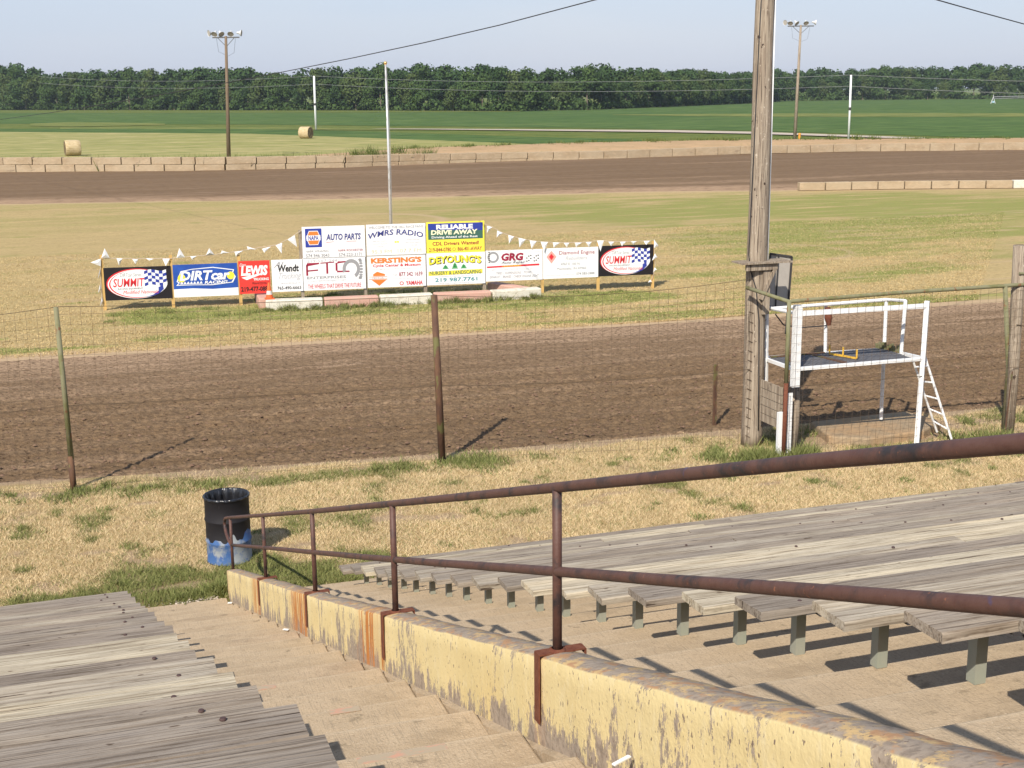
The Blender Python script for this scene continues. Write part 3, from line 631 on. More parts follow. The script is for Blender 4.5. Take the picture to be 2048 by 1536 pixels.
s = MB(); s.box((sa[0]+wS*.42, -.22, zs_-.07), (wS*.62, .05, .11)); s.bar((-.02, -.19, zs_-.62), (.22, -.21, zs_-.1), .09, .05); s.box((.08, -.19, zs_-.5), (.13, .04, .75)); s.build('shelf_bracket', M['pole_wood'], up_)
s = MB()
for z in np.arange(.2, 2.5, .165): s.tube([(-.165, -.085, z), (-.12, -.155, z-.02)], .005, 5); s.tube([(.10, -.16, z), (.17, -.07, z+.01)], .005, 5)
s.build('wire_staples', M['wire'], up_)
# lamp control panel, behind the pole
PYY = 20.05
qa, qb_, qc, qd_ = Y_(1540, 507, PYY), Y_(1583, 513, PYY), Y_(1576, 622, PYY), Y_(1534, 612, PYY)
q = empty('back_panel', qd_, 'grey framed board standing upright behind the tall wooden pole', 'board')
def rq(p, dy=0.): return (p[0]-qd_[0], p[1]-qd_[1]+dy, p[2]-qd_[2])
P4 = [rq(p) for p in (qa, qb_, qc, qd_)]
MB().add(P4+[(x, y+.02, z) for x, y, z in P4], [(0, 1, 2, 3), (7, 6, 5, 4), (0, 4, 5, 1), (1, 5, 6, 2), (2, 6, 7, 3), (3, 7, 4, 0)]).build('panel_face', M['panel_grey'], q)
mb = MB(); ex = rq(Y_(1571, 668, PYY))
for a_, b_ in ((P4[0], P4[1]), (P4[1], ex), (P4[2], P4[3]), (P4[3], P4[0])): mb.bar((a_[0], a_[1]-.012, a_[2]), (b_[0], b_[1]-.012, b_[2]), .03, .03, up=(0, 1, 0))
m1 = [(P4[0][i_]*.62+P4[1][i_]*.38) for i_ in range(3)]; m2 = [(P4[3][i_]*.62+P4[2][i_]*.38) for i_ in range(3)]
mb.bar((m1[0], m1[1]-.014, m1[2]), (m2[0], m2[1]-.014, m2[2]), .022, .02, up=(0, 1, 0)); mb.build('frame', M['dark_metal'], q)

# ---------------------------------------------------------------- track fence
fn = empty('wire_fence', (-.2, 20.78, 0), 'tall woven wire fence on steel posts between the lawn and the dirt track', 'fence')
fpts = [(-6.2, 21.35, 2.62), (-.2, 20.78, 2.87), (5.58, 20.26, 2.78), (10.76, 19.33, Y_(1487, 560, 19.33)[2])]
def ch(o, p): o.matrix_parent_inverse = Matrix.Translation(p.location).inverted(); return o
ch(MB().tube([(-.2, 20.78, -.05), (-.21, 20.78, .55)], .048, 12).build('post_sleeve', M['rust_dark'], fn, smooth=True), fn)
ch(MB().tube([(-.2, 20.78, .5), (-.235, 20.78, 2.88)], [.042, .036], 12).build('post', M['mossy'], fn, smooth=True), fn)
ch(MB().tube([(5.6, 20.26, -.05), (5.56, 20.26, 1.4), (5.52, 20.26, 2.80)], [.062, .060, .052], 14).build('post', M['rust_dark'], fn, smooth=True), fn)
ch(MB().tube([(-6.2, 21.35, -.05), (-6.2, 21.35, 2.65)], .042, 12).build('post', M['mossy'], fn, smooth=True), fn)
def fence_span(a, b, za, zb_, sag, parent, zmid=None):
    a = np.array(a); b = np.array(b); Ln = np.linalg.norm(b-a); d = (b-a)/Ln
    s = MB(); n = int(Ln/.155)
    def top(t): return za+(zb_-za)*t-4*sag*t*(1-t)
    for i in range(n+1):
        t = i/n; p = a+(b-a)*t; j = random.uniform(-.008, .008)
        s.tube([(p[0]+j, p[1], .02), (p[0]-j, p[1], top(t)*.5), (p[0], p[1], top(t))], .0023, 3, caps=False)
    z = .06
    while z < 2.7:
        m_ = 14; s.tube([tuple(a+(b-a)*i/m_)+((z/2.75)*top(i/m_)+.006*math.sin(i*2+z*9),) for i in range(m_+1)], .0020, 3, caps=False); z += .1524
    o = s.build('wire_mesh', M['wire'], parent); ch(o, parent)
    for zf, rr_ in ((1.0, .0045), (.47, .0042)):
        o = MB().tube([tuple(a+(b-a)*i/16)+(top(i/16)*zf+(.012 if zf == 1 else 0)+.008*math.sin(i*1.7)*(zf < 1),) for i in range(17)], rr_, 5).build('line_wire', M['wire'], parent); ch(o, parent)
for i in range(3):
    a, b = fpts[i], fpts[i+1]; fence_span(a[:2], b[:2], a[2], b[2], [.10, .03, .13][i], fn)
# section in front of the flag stand: green pipe frame
f2 = empty('pipe_fence', (10.93, 18.42, 0), 'mossy green pipe framed wire fence in front of the white platform', 'fence')
ra = (10.93, 18.42, 2.64); rb = tuple(float(c) for c in G(2010, 571.5, 2.70)); rc = tuple(float(c) for c in G(2400, 545, 2.74)); mp_ = G(2006, 868)
ch(MB().tube([Y_(1493, 575, 19.20), ra, (11.05, 18.42, 2.645), ((10.93+rb[0])/2, (18.42+rb[1])/2, 2.685), rb, rc], .033, 12).build('top_pipe', M['mossy'], f2, smooth=True), f2)
ch(MB().tube([(10.93, 18.42, 1.25), (10.93, 18.42, 2.66)], .034, 12).build('post', M['mossy'], f2, smooth=True), f2)
ch(MB().tube([(10.93, 18.42, -.05), (10.93, 18.42, 1.3)], .036, 12).build('post_base', M['rust_bright'], f2, smooth=True), f2)
ch(MB().tube([(float(mp_[0]), float(mp_[1]), -.05), (float(mp_[0])+.01, float(mp_[1]), 1.2), (rb[0], rb[1], 2.70)], .040, 12).build('post', M['mossy'], f2, smooth=True), f2)
fence_span((10.93, 18.42), rb[:2], 2.62, 2.68, .0, f2); fence_span(rb[:2], (19.5, 17.8), 2.70, 2.73, .0, f2)
wb = G(2017, 874); wt = above(wb, 2037, 490)
wp = empty('wood_post', tuple(float(c) for c in wb), 'split weathered wooden fence post at the right edge of the picture', 'post')
MB().tube([(0, 0, -.1), (.0, 0, 1.2), (float(wt[0]-wb[0])*.6, 0, 2.2), (float(wt[0]-wb[0]), 0, float(wt[2]))], [.085, .090, .105, .115], 16).build('post_shaft', M['pole_wood'], wp, smooth=True)
s = MB(); s.tube([(-.12, -.11, 2.90), (.5, -.14, 2.86)], .022, 8); s.build('rail_stub', M['mossy'], wp); MB().tube([(-.10, -.11, 2.02), (.5, -.14, 1.90)], .006, 6).build('tie_wire', M['wire'], wp); MB().tube([(-.13, -.06, .1), (-.10, -.09, 1.2)], .012, 6).build('iron_rod', M['rust_dark'], wp)
sp_ = empty('short_steel_post', (10.94, 20.90, 0), 'short dark rusty steel post at the track edge left of the tall pole', 'post')
s = MB(); s.box((0, 0, .56), (.075, .012, 1.14)); s.box((0, -.03, .56), (.014, .06, 1.14)); s.build('post_shaft', M['rust_dark'], sp_)
st_ = empty('wooden_stub_post', (11.32, 18.76, 0), 'short grey wooden post beside the left white leg of the platform', 'post')
MB().tube([(0, 0, -.05), (.0, 0, .6), (-.005, 0, 1.16)], [.075, .078, .072], 14).build('post_shaft', M['pole_wood'], st_, smooth=True)
bg_ = empty('board_guard', (11.02, 18.85, 0), 'grey plank barrier nailed between the tall pole and the platform leg', 'barrier')
s = MB()
ga, gb = Y_(1523, 758, 19.15), Y_(1565, 775, 18.55); g2 = Y_(1523, 840, 19.15)
for i in range(5):
    dz_ = (ga[2]-g2[2])*(i+.5)/5; s.bar((ga[0]-11.02, ga[1]-18.85, ga[2]-dz_), (gb[0]-11.02, gb[1]-18.85, gb[2]-dz_), .03, (ga[2]-g2[2])/5-.012)
s.build('planks', M['pole_wood'], bg_)

# ---------------------------------------------------------------- flag stand platform
fs_ = empty('flag_stand', (11.14, 18.50, 0), 'white steel starter platform with railings beside the dirt track', 'platform')
def fch(mb, nm, mt, **k): o = mb.build(nm, mt, fs_, **k); return ch(o, fs_)
A = (11.14, 18.50); B = (13.50, 18.34); Cc = (13.52, 19.52); D = (11.17, 19.62)
fch(MB().box((A[0], A[1], 1.88), (.115, .115, 1.36)), 'leg', M['white_paint'])
s = MB(); s.box((A[0]-.105, A[1]+.03, .55), (.012, .12, 1.1)); s.box((A[0]-.06, A[1]+.03, .55), (.09, .014, 1.1)); fch(s, 'leg', M['white_paint'])
fch(MB().box((A[0]-.26, A[1]-.02, .40), (.09, .07, .80)), 'leg', M['white_paint'])
fch(MB().tube([(B[0]-.04, B[1], 0), (B[0], B[1], 2.51)], .056, 4), 'leg', M['white_paint'])
fch(MB().tube([Y_(1529, 765, 19.5), Y_(1531, 580, 19.5)], .062, 8), 'leg', M['white_paint'])
fch(MB().tube([(Cc[0]+.02, Cc[1], .20), (Cc[0], Cc[1], 2.36)], .032, 10), 'leg', M['white_paint'])
fch(MB().tube([(12.36, 19.56, 1.46), (12.33, 19.56, 2.36)], .030, 8), 'rail_post', M['white_paint'])
fch(MB().tube([(13.50, 18.98, 1.50), (13.53, 18.98, 2.42)], .032, 8), 'rail_post', M['white_paint'])
fch(MB().bar((A[0], A[1], 2.42), (B[0], B[1], 2.43), .06, .075), 'top_rail', M['white_paint'])
fch(MB().tube([(D[0], D[1]-.1, 2.34), (Cc[0], Cc[1], 2.36)], .030, 8), 'top_rail', M['white_paint'])
fch(MB().tube([(Cc[0], Cc[1], 2.36), (13.53, 18.98, 2.42)], .028, 8), 'top_rail', M['white_paint'])
fch(MB().tube([(D[0], D[1]-.1, 2.36), (A[0], A[1]+.06, 2.42)], .032, 8), 'top_rail', M['white_paint'])
for p, q2 in (((A[0]+.058, A[1], 1.50), (B[0]-.05, B[1], 1.53)), ((D[0]+.02, D[1], 1.47), (Cc[0], Cc[1]+.03, 1.47)), ((A[0]-.0, A[1]+.06, 1.49), (D[0], D[1]-.03, 1.47)), ((B[0]+.0, B[1]+.06, 1.53), (Cc[0]+.03, Cc[1]-.04, 1.47))):
    fch(MB().bar(p, q2, .05, .055), 'deck_beam', M['white_paint'])
s = MB(); 
for i in range(34):
    t = (i+.5)/34; xa = A[0]+.06+(B[0]-.14-A[0])*t; s.box((xa, 19.02, 1.485+.02*t), (.052, 1.0, .02), rz=R(-3))
for yy in (18.62, 18.9, 19.2, 19.46): s.bar((A[0]+.05, yy, 1.47), (B[0]-.05, yy-.08, 1.49), .03, .03)
fch(s, 'deck_grating', M['grate'])
s = MB(); s.bar((A[0]+.06, 18.60, 1.505), (A[0]+.45, 19.5, 1.505), .06, .02); s.bar((12.15, 18.62, 1.512), (12.02, 19.5, 1.50), .09, .02); s.bar((11.25, 19.50, 1.51), (12.3, 19.50, 1.51), .06, .02); fch(s, 'rusty_strips', M['rust_dark'])
s = MB(); s.bar((12.28, 19.30, 1.53), (12.48, 18.78, 1.53), .03, .03)
for t in (0, .5, 1): s.tube([(12.28+.2*t, 19.30-.52*t, 1.53), (12.28+.2*t, 19.30-.52*t, 1.68)], .016, 8)
fch(s, 'flag_rack', M['yellow_paint'])
s = MB()
for i in range(11): t = i/10; s.bar((13.36+.14*t, 19.50-.45*t, 1.50), (13.36+.14*t+random.uniform(-.02, .02), 19.50-.45*t, 1.62+random.uniform(-.02, .03)), .045, .012, up=(0, 1, 0))
fch(s, 'toe_board', M['mossy'])
s = MB(); s.tube([(12.33, 19.50, 2.30), (12.34, 19.48, 2.12), (12.35, 19.47, 1.99)], [.05, .07, .035], 8); fch(s, 'rope_coil', M['rust_bright'])
fch(MB().tube([(A[0], A[1]+.7, 2.3), (A[0]+.25, A[1]+.85, 2.08), (11.8, 19.5, 1.98), (12.3, 19.50, 1.98), (12.42, 19.5, 2.05)], .011, 6), 'light_cable', M['cable'])
# ladder
def tp(v): return tuple(float(c) for c in v)
l1 = [tp(G(1849, 711, 1.50)), tp(G(1905, 885, 0))]; l2 = [tp(G(1824, 716, 1.50)), tp(G(1874, 864, .12))]
fch(MB().tube(l1, .022, 8), 'ladder_rail', M['white_paint']); fch(MB().tube([l2[0], tuple((l2[0][i_]*.35+l2[1][i_]*.65)+(0, 0, .0)[i_] for i_ in range(3)), l2[1]], .019, 8), 'ladder_rail', M['white_paint'])
for t in (.12, .31, .50, .68, .85):
    a = np.array(l1[0])*(1-t)+np.array(l1[1])*t; b = np.array(l2[0])*(1-t)+np.array(l2[1])*t
    fch(MB().tube([tuple(a), tuple(b)], .015, 8), 'ladder_rung', M['white_paint'])
# slab under it
sb = MB(); pts2 = [(12.15, 19.0), (12.40, 20.0), (14.45, 20.05), (14.60, 19.2), (13.9, 18.75), (12.7, 18.62)]
sb.add([(x, y, -.1) for x, y in pts2]+[(x, y, .15) for x, y in pts2], [(5, 4, 3, 2, 1, 0), (6, 7, 8, 9, 10, 11)]+[(i_, (i_+1) % 6, 6+(i_+1) % 6, 6+i_) for i_ in range(6)])
o = sb.build('concrete_pad', mat('pad', (.36, .27, .175), 1, [('noise', (2, 2, 2), .42, .62, (.42, .28, .16), 5), ('noise', (9, 9, 9), .5, .75, (.25, .19, .12), 4)], [('noise', (20, 20, 20), .01, 4)], coords='World'), bevel=.03); tag(o, 'worn concrete pad on the ground under the white platform', 'concrete pad')

# ---------------------------------------------------------------- sign line
S0, S1 = (0.9, 38.80), (17.02, 36.85)
sdir = np.array([S1[0]-S0[0], S1[1]-S0[1], 0]); sdir /= np.linalg.norm(sdir); snrm = np.array([sdir[1], -sdir[0], 0])
def S(x, y): return onplane(x, y, S0, S1)
def lettering(parent, text, box, dims, m, align='C', shear=0, bold=0, rot=0, off=.006, name='lettering'):
    """box = (u0, v0, u1, v1) in fractions of the board, v up"""
    cu = bpy.data.curves.new('t', 'FONT'); cu.body = text; cu.size = 1; cu.shear = shear; cu.offset = bold; cu.resolution_u = 2
    ob = bpy.data.objects.new('t', cu); col.objects.link(ob); dg = bpy.context.evaluated_depsgraph_get()
    me = bpy.data.meshes.new_from_object(ob.evaluated_get(dg)); bpy.data.objects.remove(ob); bpy.data.curves.remove(cu)
    n = len(me.vertices); a = np.empty(n*3, dtype=np.float32); me.vertices.foreach_get('co', a); a = a.reshape(-1, 3)
    mn = a.min(0); mx = a.max(0); w_, h_ = dims
    bx0, by0, bx1, by1 = box[0]*w_, box[1]*h_, box[2]*w_, box[3]*h_
    u = bx0+(a[:, 0]-mn[0])/(mx[0]-mn[0])*(bx1-bx0); v_ = by0+(a[:, 1]-mn[1])/(mx[1]-mn[1])*(by1-by0)
    if rot:
        t = (u-bx0)/(bx1-bx0); v_ = v_+rot*(1-(2*t-1)**2)*h_ if rot > -5 else v_
    a[:, 0] = u; a[:, 2] = v_; a[:, 1] = -off
    me.vertices.foreach_set('co', a.ravel()); me.update(); me.materials.clear(); me.materials.append(m)
    return link(name, me, None, parent)
def shape(parent, pts, dims, m, off=.004, name='emblem'):
    w_, h_ = dims; v = [(p[0]*w_, -off, p[1]*h_) for p in pts]
    return link(name, MB().add(v, [tuple(range(len(v)))]).mesh(name, m), None, parent)
def multi(parent, polys, dims, m, off=.004, name='emblem'):
    w_, h_ = dims; s = MB()
    for pts in polys: s.add([(p[0]*w_, -off, p[1]*h_) for p in pts], [tuple(range(len(pts)))])
    return link(name, s.mesh(name, m), None, parent)
def ell(cx, cy, rx, ry, n=40, a0=0, a1=360, rot=0):
    o = []
    for i in range(n):
        a = R(a0+(a1-a0)*i/(n-1 if a1-a0 < 360 else n)); x, y = rx*math.cos(a), ry*math.sin(a)
        o.append((cx+x*math.cos(rot)-y*math.sin(rot), cy+x*math.sin(rot)+y*math.cos(rot)))
    return o
def ringpolys(cx, cy, rx, ry, th, n=32, a0=0, a1=360):
    o = []
    for i in range(n):
        a = R(a0+(a1-a0)*i/n); b = R(a0+(a1-a0)*(i+1)/n)
        o.append([(cx+rx*math.cos(a), cy+ry*math.sin(a)), (cx+rx*math.cos(b), cy+ry*math.sin(b)), (cx+(rx-th)*math.cos(b), cy+(ry-th*ry/rx)*math.sin(b)), (cx+(rx-th)*math.cos(a), cy+(ry-th*ry/rx)*math.sin(a))])
    return o
ink = {}
def INK(n, c):
    if n not in ink: ink[n] = mat('ink_'+n, c, .6)
    return ink[n]
BLK = INK('black', (.02, .02, .02)); RED = INK('red', (.62, .03, .04)); BLU = INK('blue', (.03, .05, .30)); NAV = INK('navy', (.05, .06, .22)); WHT = INK('white', (.80, .80, .80))
YEL = INK('yellow', (.85, .72, .06)); GRN = INK('green', (.08, .36, .12)); ORG = INK('orange', (.75, .20, .04)); MAR = INK('maroon', (.30, .02, .05)); GRY = INK('grey', (.30, .30, .31)); DGR = INK('darkgreen', (.05, .13, .10)); BLB = INK('royal', (.02, .09, .40)); LGR = INK('lightgrey', (.5, .5, .52)); TEAL = INK('teal', (.03, .25, .28))
def board(name, tl, br, bgm, label, dz=0, group='advertising boards in the infield row'):
    p0 = S(*tl); p1 = S(*br)
    x0 = p0; w_ = float(np.dot(p1-p0, sdir)); ztop = float(p0[2]); zbot = float(p1[2])
    # level the board: bottoms and tops are read at both ends in pairs
    t = empty(name, (float(p0[0]+snrm[0]*dz), float(p0[1]+snrm[1]*dz), zbot), label, 'sign', group)
    t.rotation_euler = (0, 0, math.atan2(sdir[1], sdir[0])); h_ = ztop-zbot
    MB().box((w_/2, .012, h_/2), (w_-.006, .022, h_-.006)).build('panel', bgm, t)
    return t, (w_, h_)
PW = mat('board_white', (.80, .80, .80), .5, [('noise', (1.5, 1.5, 1.5), .5, .8, (.74, .74, .73), 3)])
PB = mat('banner_black', (.016, .013, .015), .6); PBL = mat('banner_blue', (.02, .07, .33), .5, [('noise', (2, 2, 2), .4, .7, (.03, .10, .42), 3)])
PR = mat('board_red', (.72, .05, .04), .5); PY_ = mat('board_yellow', (.88, .76, .08), .5)
def checker(t, dm, x0, y0, w_, h_, nx, ny, m, off=.010, wave=.04):
    def pt(i, j):
        u = i/nx; return (x0+w_*u, y0+h_*j/ny+wave*math.sin(u*6.0)+.10*h_*u)
    return [[pt(i, j), pt(i+1, j), pt(i+1, j+1), pt(i, j+1)] for i in range(nx) for j in range(ny) if (i+j) % 2 == 0], pt
def race_banner(tl, br, label):
    t, dm = board('banner', tl, br, PB, label)
    shape(t, ell(.47, .50, .44, .45), dm, RED, .003, 'oval'); shape(t, ell(.49, .48, .44, .44), dm, WHT, .0045, 'oval')
    shape(t, ell(.50, .48, .43, .425), dm, RED, .006, 'oval'); shape(t, ell(.515, .49, .425, .415), dm, WHT, .0075, 'oval')
    shape(t, [(.80, .36), (.87, .42), (.88, .30), (.80, .16), (.70, .10), (.60, .07), (.72, .14), (.80, .25)], dm, BLU, .009, 'swoosh')
    pl, pt = checker(t, dm, .60, .40, .33, .46, 6, 5, BLU)
    shape(t, [pt(i, 0) for i in range(7)]+[pt(i, 5) for i in range(6, -1, -1)], dm, WHT, .009, 'chequered_flag')
    multi(t, pl, dm, BLU, .0105, 'flag_squares')
    lettering(t, 'SUMMIT', (.13, .40, .60, .66), dm, RED, bold=.014, shear=.15, off=.011)
    lettering(t, 'Gilbert Oduncas', (.22, .72, .58, .80), dm, BLK, shear=.3, off=.011) if False else None
    lettering(t, 'RACING EQUIPMENT', (.20, .31, .57, .37), dm, BLK, off=.011)
    lettering(t, 'Modified Nationals', (.27, .18, .80, .29), dm, RED, shear=.3, off=.011)
    lettering(t, 'DIRTcar Series', (.24, .71, .56, .82), dm, GRY, shear=.3, off=.011)
    return t
race_banner((206, 536), (345, 596.5), 'black racing banner with a red white oval and chequered flag, leftmost in the row')
t, dm = board('banner', (344.5, 530), (477.5, 590), PBL, 'blue racing banner with slanted white lettering over a white strip')
shape(t, [(0, 0), (1, 0), (1, .24), (.6, .22), (.3, .26), (0, .25)], dm, WHT, .003, 'white_strip')
shape(t, [(.05, .48), (.12, .80), (.30, .86), (.62, .90), (.95, .80), (.93, .70), (.97, .58), (.92, .40), (.6, .34), (.3, .36), (.04, .36), (.08, .44)], dm, WHT, .005, 'outline')
shape(t, [(.07, .49), (.13, .78), (.30, .84), (.62, .875), (.93, .78), (.91, .70), (.95, .58), (.90, .42), (.6, .365), (.3, .38), (.07, .385), (.10, .45)], dm, PBL, .0065, 'outline')
shape(t, ell(.13, .58, .06, .13, 16), dm, YEL, .008); shape(t, ell(.89, .62, .06, .12, 16), dm, YEL, .008)
lettering(t, 'DIRTcar', (.10, .50, .88, .80), dm, WHT, bold=.035, shear=.22, off=.010)
lettering(t, 'RACING', (.48, .385, .84, .48), dm, WHT, bold=.03, shear=.2, off=.010)
multi(t, [[(.10+.05*i, .40), (.13+.05*i, .48), (.15+.05*i, .40)] for i in range(7)], dm, WHT, .010)
t, dm = board('signboard', (476, 522.5), (542, 586), PR, 'red trucking board with white slanted name, behind the orange cone')
lettering(t, 'LEWIS', (.07, .55, .93, .86), dm, WHT, bold=.05, shear=.15, off=.008); shape(t, [(.08, .50), (.6, .60), (.92, .64), (.6, .54), (.25, .42)], dm, WHT, .007, 'swoosh')
lettering(t, 'Dan', (.04, .84, .24, .93), dm, WHT, shear=.3); lettering(t, 'TRUCKING', (.46, .40, .95, .48), dm, WHT, bold=.03); lettering(t, 'FRANCESVILLE', (.42, .28, .95, .35), dm, BLK); lettering(t, '219-477-0881', (.05, .07, .96, .22), dm, BLK, bold=.03)
t, dm = board('signboard', (542, 520), (607, 582), PW, 'white trucking board with a script line, left of the tire board')
lettering(t, 'AJ', (.08, .70, .40, .94), dm, GRY, shear=.5); lettering(t, 'Wendt', (.20, .62, .88, .84), dm, BLK, bold=.03, shear=.1); lettering(t, 'Trucking', (.22, .34, .95, .60), dm, LGR, shear=.5); lettering(t, 'FRANCESVILLE, IN', (.28, .23, .92, .29), dm, LGR); lettering(t, '765-490-6663', (.16, .07, .93, .17), dm, BLK, bold=.01)
t, dm = board('signboard', (603, 454), (731.5, 514), PW, 'white auto parts board with a blue and orange hexagon, top left of the stack')
shape(t, [(.05, .36), (.31, .36), (.31, .94), (.05, .94)], dm, BLU, .004); shape(t, [(.065, .65), (.11, .87), (.25, .87), (.295, .65), (.25, .43), (.11, .43)], dm, WHT, .0055); shape(t, [(.075, .65), (.115, .85), (.245, .85), (.285, .65), (.245, .45), (.115, .45)], dm, ORG, .007); shape(t, [(.07, .57), (.29, .57), (.29, .73), (.07, .73)], dm, WHT, .0085)
lettering(t, 'NAPA', (.10, .58, .26, .72), dm, BLU, bold=.03, off=.010); lettering(t, 'AUTO PARTS', (.38, .56, .93, .76), dm, NAV, bold=.03, shear=.12); lettering(t, 'NAPA WINAMAC', (.05, .20, .42, .27), dm, GRY); lettering(t, '574 946 3043', (.05, .05, .42, .15), dm, GRY, bold=.01); lettering(t, 'NAPA ROCHESTER', (.56, .20, .96, .27), dm, MAR); lettering(t, '574-223-3171', (.57, .05, .94, .15), dm, GRY, bold=.01)
shape(t, [(.38, .50), (.50, .52), (.50, .51), (.38, .49)], dm, RED, .005); shape(t, [(.7, .52), (.86, .52), (.86, .51), (.7, .51)], dm, RED, .005)
t, dm = board('signboard', (731.5, 449.5), (852, 507.5), PW, 'white radio station board with arched navy capitals, top middle of the stack')
lettering(t, 'WELCOME TO THE HILL RACE FANS', (.04, .86, .96, .94), dm, GRY); lettering(t, 'WMRS RADIO', (.03, .52, .96, .70), dm, NAV, bold=.018, shear=.1, rot=.13)
for i, (a, b) in enumerate(((.10, .34), (.08, .36), (.16, .30))): lettering(t, ['1600 AM WHITE', 'COUNTY RADIO', 'LOCAL'][i], (a, .44-.09*i, b, .48-.09*i), dm, LGR); lettering(t, ['INDIANA', 'RACING NEWS', 'EVERY WEEK'][i], (a+.58, .46-.09*i, b+.56, .50-.09*i), dm, LGR)
multi(t, [ell(.49, .42, .02, .03, 8), ell(.53, .42, .02, .03, 8)], dm, YEL, .006); lettering(t, '95.3 FM', (.08, .06, .42, .18), dm, INK('palegold', (.62, .58, .40))); lettering(t, '107.7 FM', (.52, .07, .92, .19), dm, INK('palegold', (.62, .58, .40)))
t, dm = board('signboard', (852, 444.5), (969.5, 503.5), PY_, 'yellow truck driver board with a blue green header, top right of the stack')
shape(t, [(.03, .44), (.97, .44), (.97, .95), (.03, .95)], dm, DGR, .004); shape(t, [(.03, .75), (.97, .70), (.97, .95), (.03, .95)], dm, BLU, .0055)
lettering(t, 'RELIABLE', (.17, .76, .80, .91), dm, WHT, bold=.05); lettering(t, 'DRIVE AWAY', (.08, .59, .88, .74), dm, INK('cream', (.85, .82, .55)), bold=.04, shear=.05); lettering(t, 'Driving Ahead of the Rest', (.09, .46, .88, .55), dm, WHT, bold=.02)
lettering(t, 'CDL Drivers Wanted!', (.10, .25, .90, .37), dm, MAR, bold=.02); lettering(t, '219-844-0780', (.04, .05, .42, .18), dm, MAR, bold=.01); lettering(t, '866-401-AWAY', (.53, .06, .95, .19), dm, MAR, bold=.01); multi(t, ringpolys(.47, .12, .028, .05, .006, 12), dm, MAR, .006)
t, dm = board('signboard', (604.8, 516), (732.5, 577), PW, 'white tire company board with big maroon letters and a tire, bottom left of the stack')
lettering(t, '219-567-2441', (.07, .86, .58, .94), dm, LGR)
multi(t, [[(.05, .46), (.08, .46), (.08, .78), (.05, .78)], [(.05, .74), (.26, .80), (.26, .84), (.07, .84)], [(.06, .58), (.24, .60), (.24, .64), (.06, .62)], [(.28, .81), (.50, .83), (.50, .86), (.28, .84)], [(.37, .50), (.40, .50), (.40, .84), (.37, .84)], [(.54, .80), (.74, .84), (.74, .87), (.56, .86)], [(.52, .58), (.55, .58), (.55, .82), (.52, .82)], [(.54, .53), (.74, .53), (.74, .57), (.54, .58)]], dm, MAR, .005, 'big_letters')
multi(t, ringpolys(.77, .62, .14, .30, .05, 28, -60, 200), dm, GRY, .0065, 'tire'); multi(t, [ell(.90+.03*math.cos(R(a)), .62+.30*math.sin(R(a)), .03, .035, 6) for a in range(-75, 76, 18)], dm, GRY, .006, 'tire_tread')
lettering(t, 'ENTERPRISES', (.06, .35, .68, .43), dm, GRY, bold=.01); lettering(t, 'FTCENTERPRISES@ATT.NET', (.07, .26, .68, .31), dm, LGR); lettering(t, 'THE WHEELS THAT DRIVE THE FUTURE', (.07, .06, .92, .19), dm, RED, shear=.1)
t, dm = board('signboard', (733, 512), (852.5, 571.5), PW, 'white motorcycle dealer board with a red orange heading and shield, bottom middle of the stack')
multi(t, [[(0, 0), (.006, 0), (.006, 1), (0, 1)], [(0, .985), (1, .985), (1, 1), (0, 1)]], dm, GRY, .004, 'border')
lettering(t, "KERSTING'S", (.07, .76, .93, .93), dm, ORG, bold=.05); lettering(t, 'Cycle Center & Museum', (.10, .62, .91, .73), dm, RED, bold=.02); lettering(t, 'LOCATED 8 MI. NORTH JUDSON HWY 39', (.06, .54, .94, .59), dm, LGR)
shape(t, [(.10, .42), (.17, .50), (.30, .42), (.30, .33), (.33, .25), (.20, .06), (.07, .25), (.10, .33)], dm, ORG, .005, 'shield'); shape(t, [(.02, .25), (.35, .25), (.35, .36), (.02, .36)], dm, WHT, .0065, 'shield_bar'); multi(t, [[(.03, .26), (.34, .26), (.34, .275), (.03, .275)], [(.03, .335), (.34, .335), (.34, .35), (.03, .35)]], dm, ORG, .0075, 'shield_bar'); lettering(t, 'MOTOR', (.09, .275, .28, .33), dm, GRY, off=.009)
lettering(t, 'Toll', (.43, .35, .50, .42), dm, LGR); lettering(t, '877 342 1639', (.54, .33, .94, .46), dm, MAR, bold=.01); lettering(t, 'www.kerstingscycle.com', (.42, .24, .90, .28), dm, LGR); lettering(t, 'YAMAHA', (.65, .05, .94, .18), dm, RED, bold=.03); multi(t, ringpolys(.58, .11, .035, .06, .012, 14), dm, RED, .006)
t, dm = board('signboard', (852.5, 507), (971, 566.5), PW, 'white landscaping board with yellow shadowed name and green trees, bottom right of the stack')
lettering(t, "DEYOUNG'S", (.05, .62, .94, .86), dm, BLK, bold=.06, rot=.05, off=.005); lettering(t, "DEYOUNG'S", (.04, .64, .93, .88), dm, YEL, bold=.035, rot=.05, off=.008)
for cx, hh in ((.32, .13), (.48, .20), (.63, .14)): multi(t, [[(cx-.06*j, .50+hh*.25*i), (cx+.06*j, .50+hh*.25*i), (cx, .50+hh*.25*(i+2))] for i, j in ((0, 1), (1, .8), (2, .6))], dm, GRN, .006, 'tree_emblem')
shape(t, [(.03, .30), (.95, .33), (.95, .46), (.03, .43)], dm, YEL, .004); lettering(t, 'NURSERY & LANDSCAPING', (.05, .32, .93, .44), dm, DGR, bold=.02); lettering(t, 'DEMOTTE, INDIANA', (.20, .24, .80, .28), dm, LGR); lettering(t, '219 987.7761', (.14, .10, .86, .22), dm, TEAL, bold=.01); lettering(t, 'www.deyounglandscaping.com', (.18, .03, .82, .07), dm, LGR)
t, dm = board('signboard', (971, 501.5), (1085.5, 559), PW, 'white auto repair board with a red stripe and tire emblem')
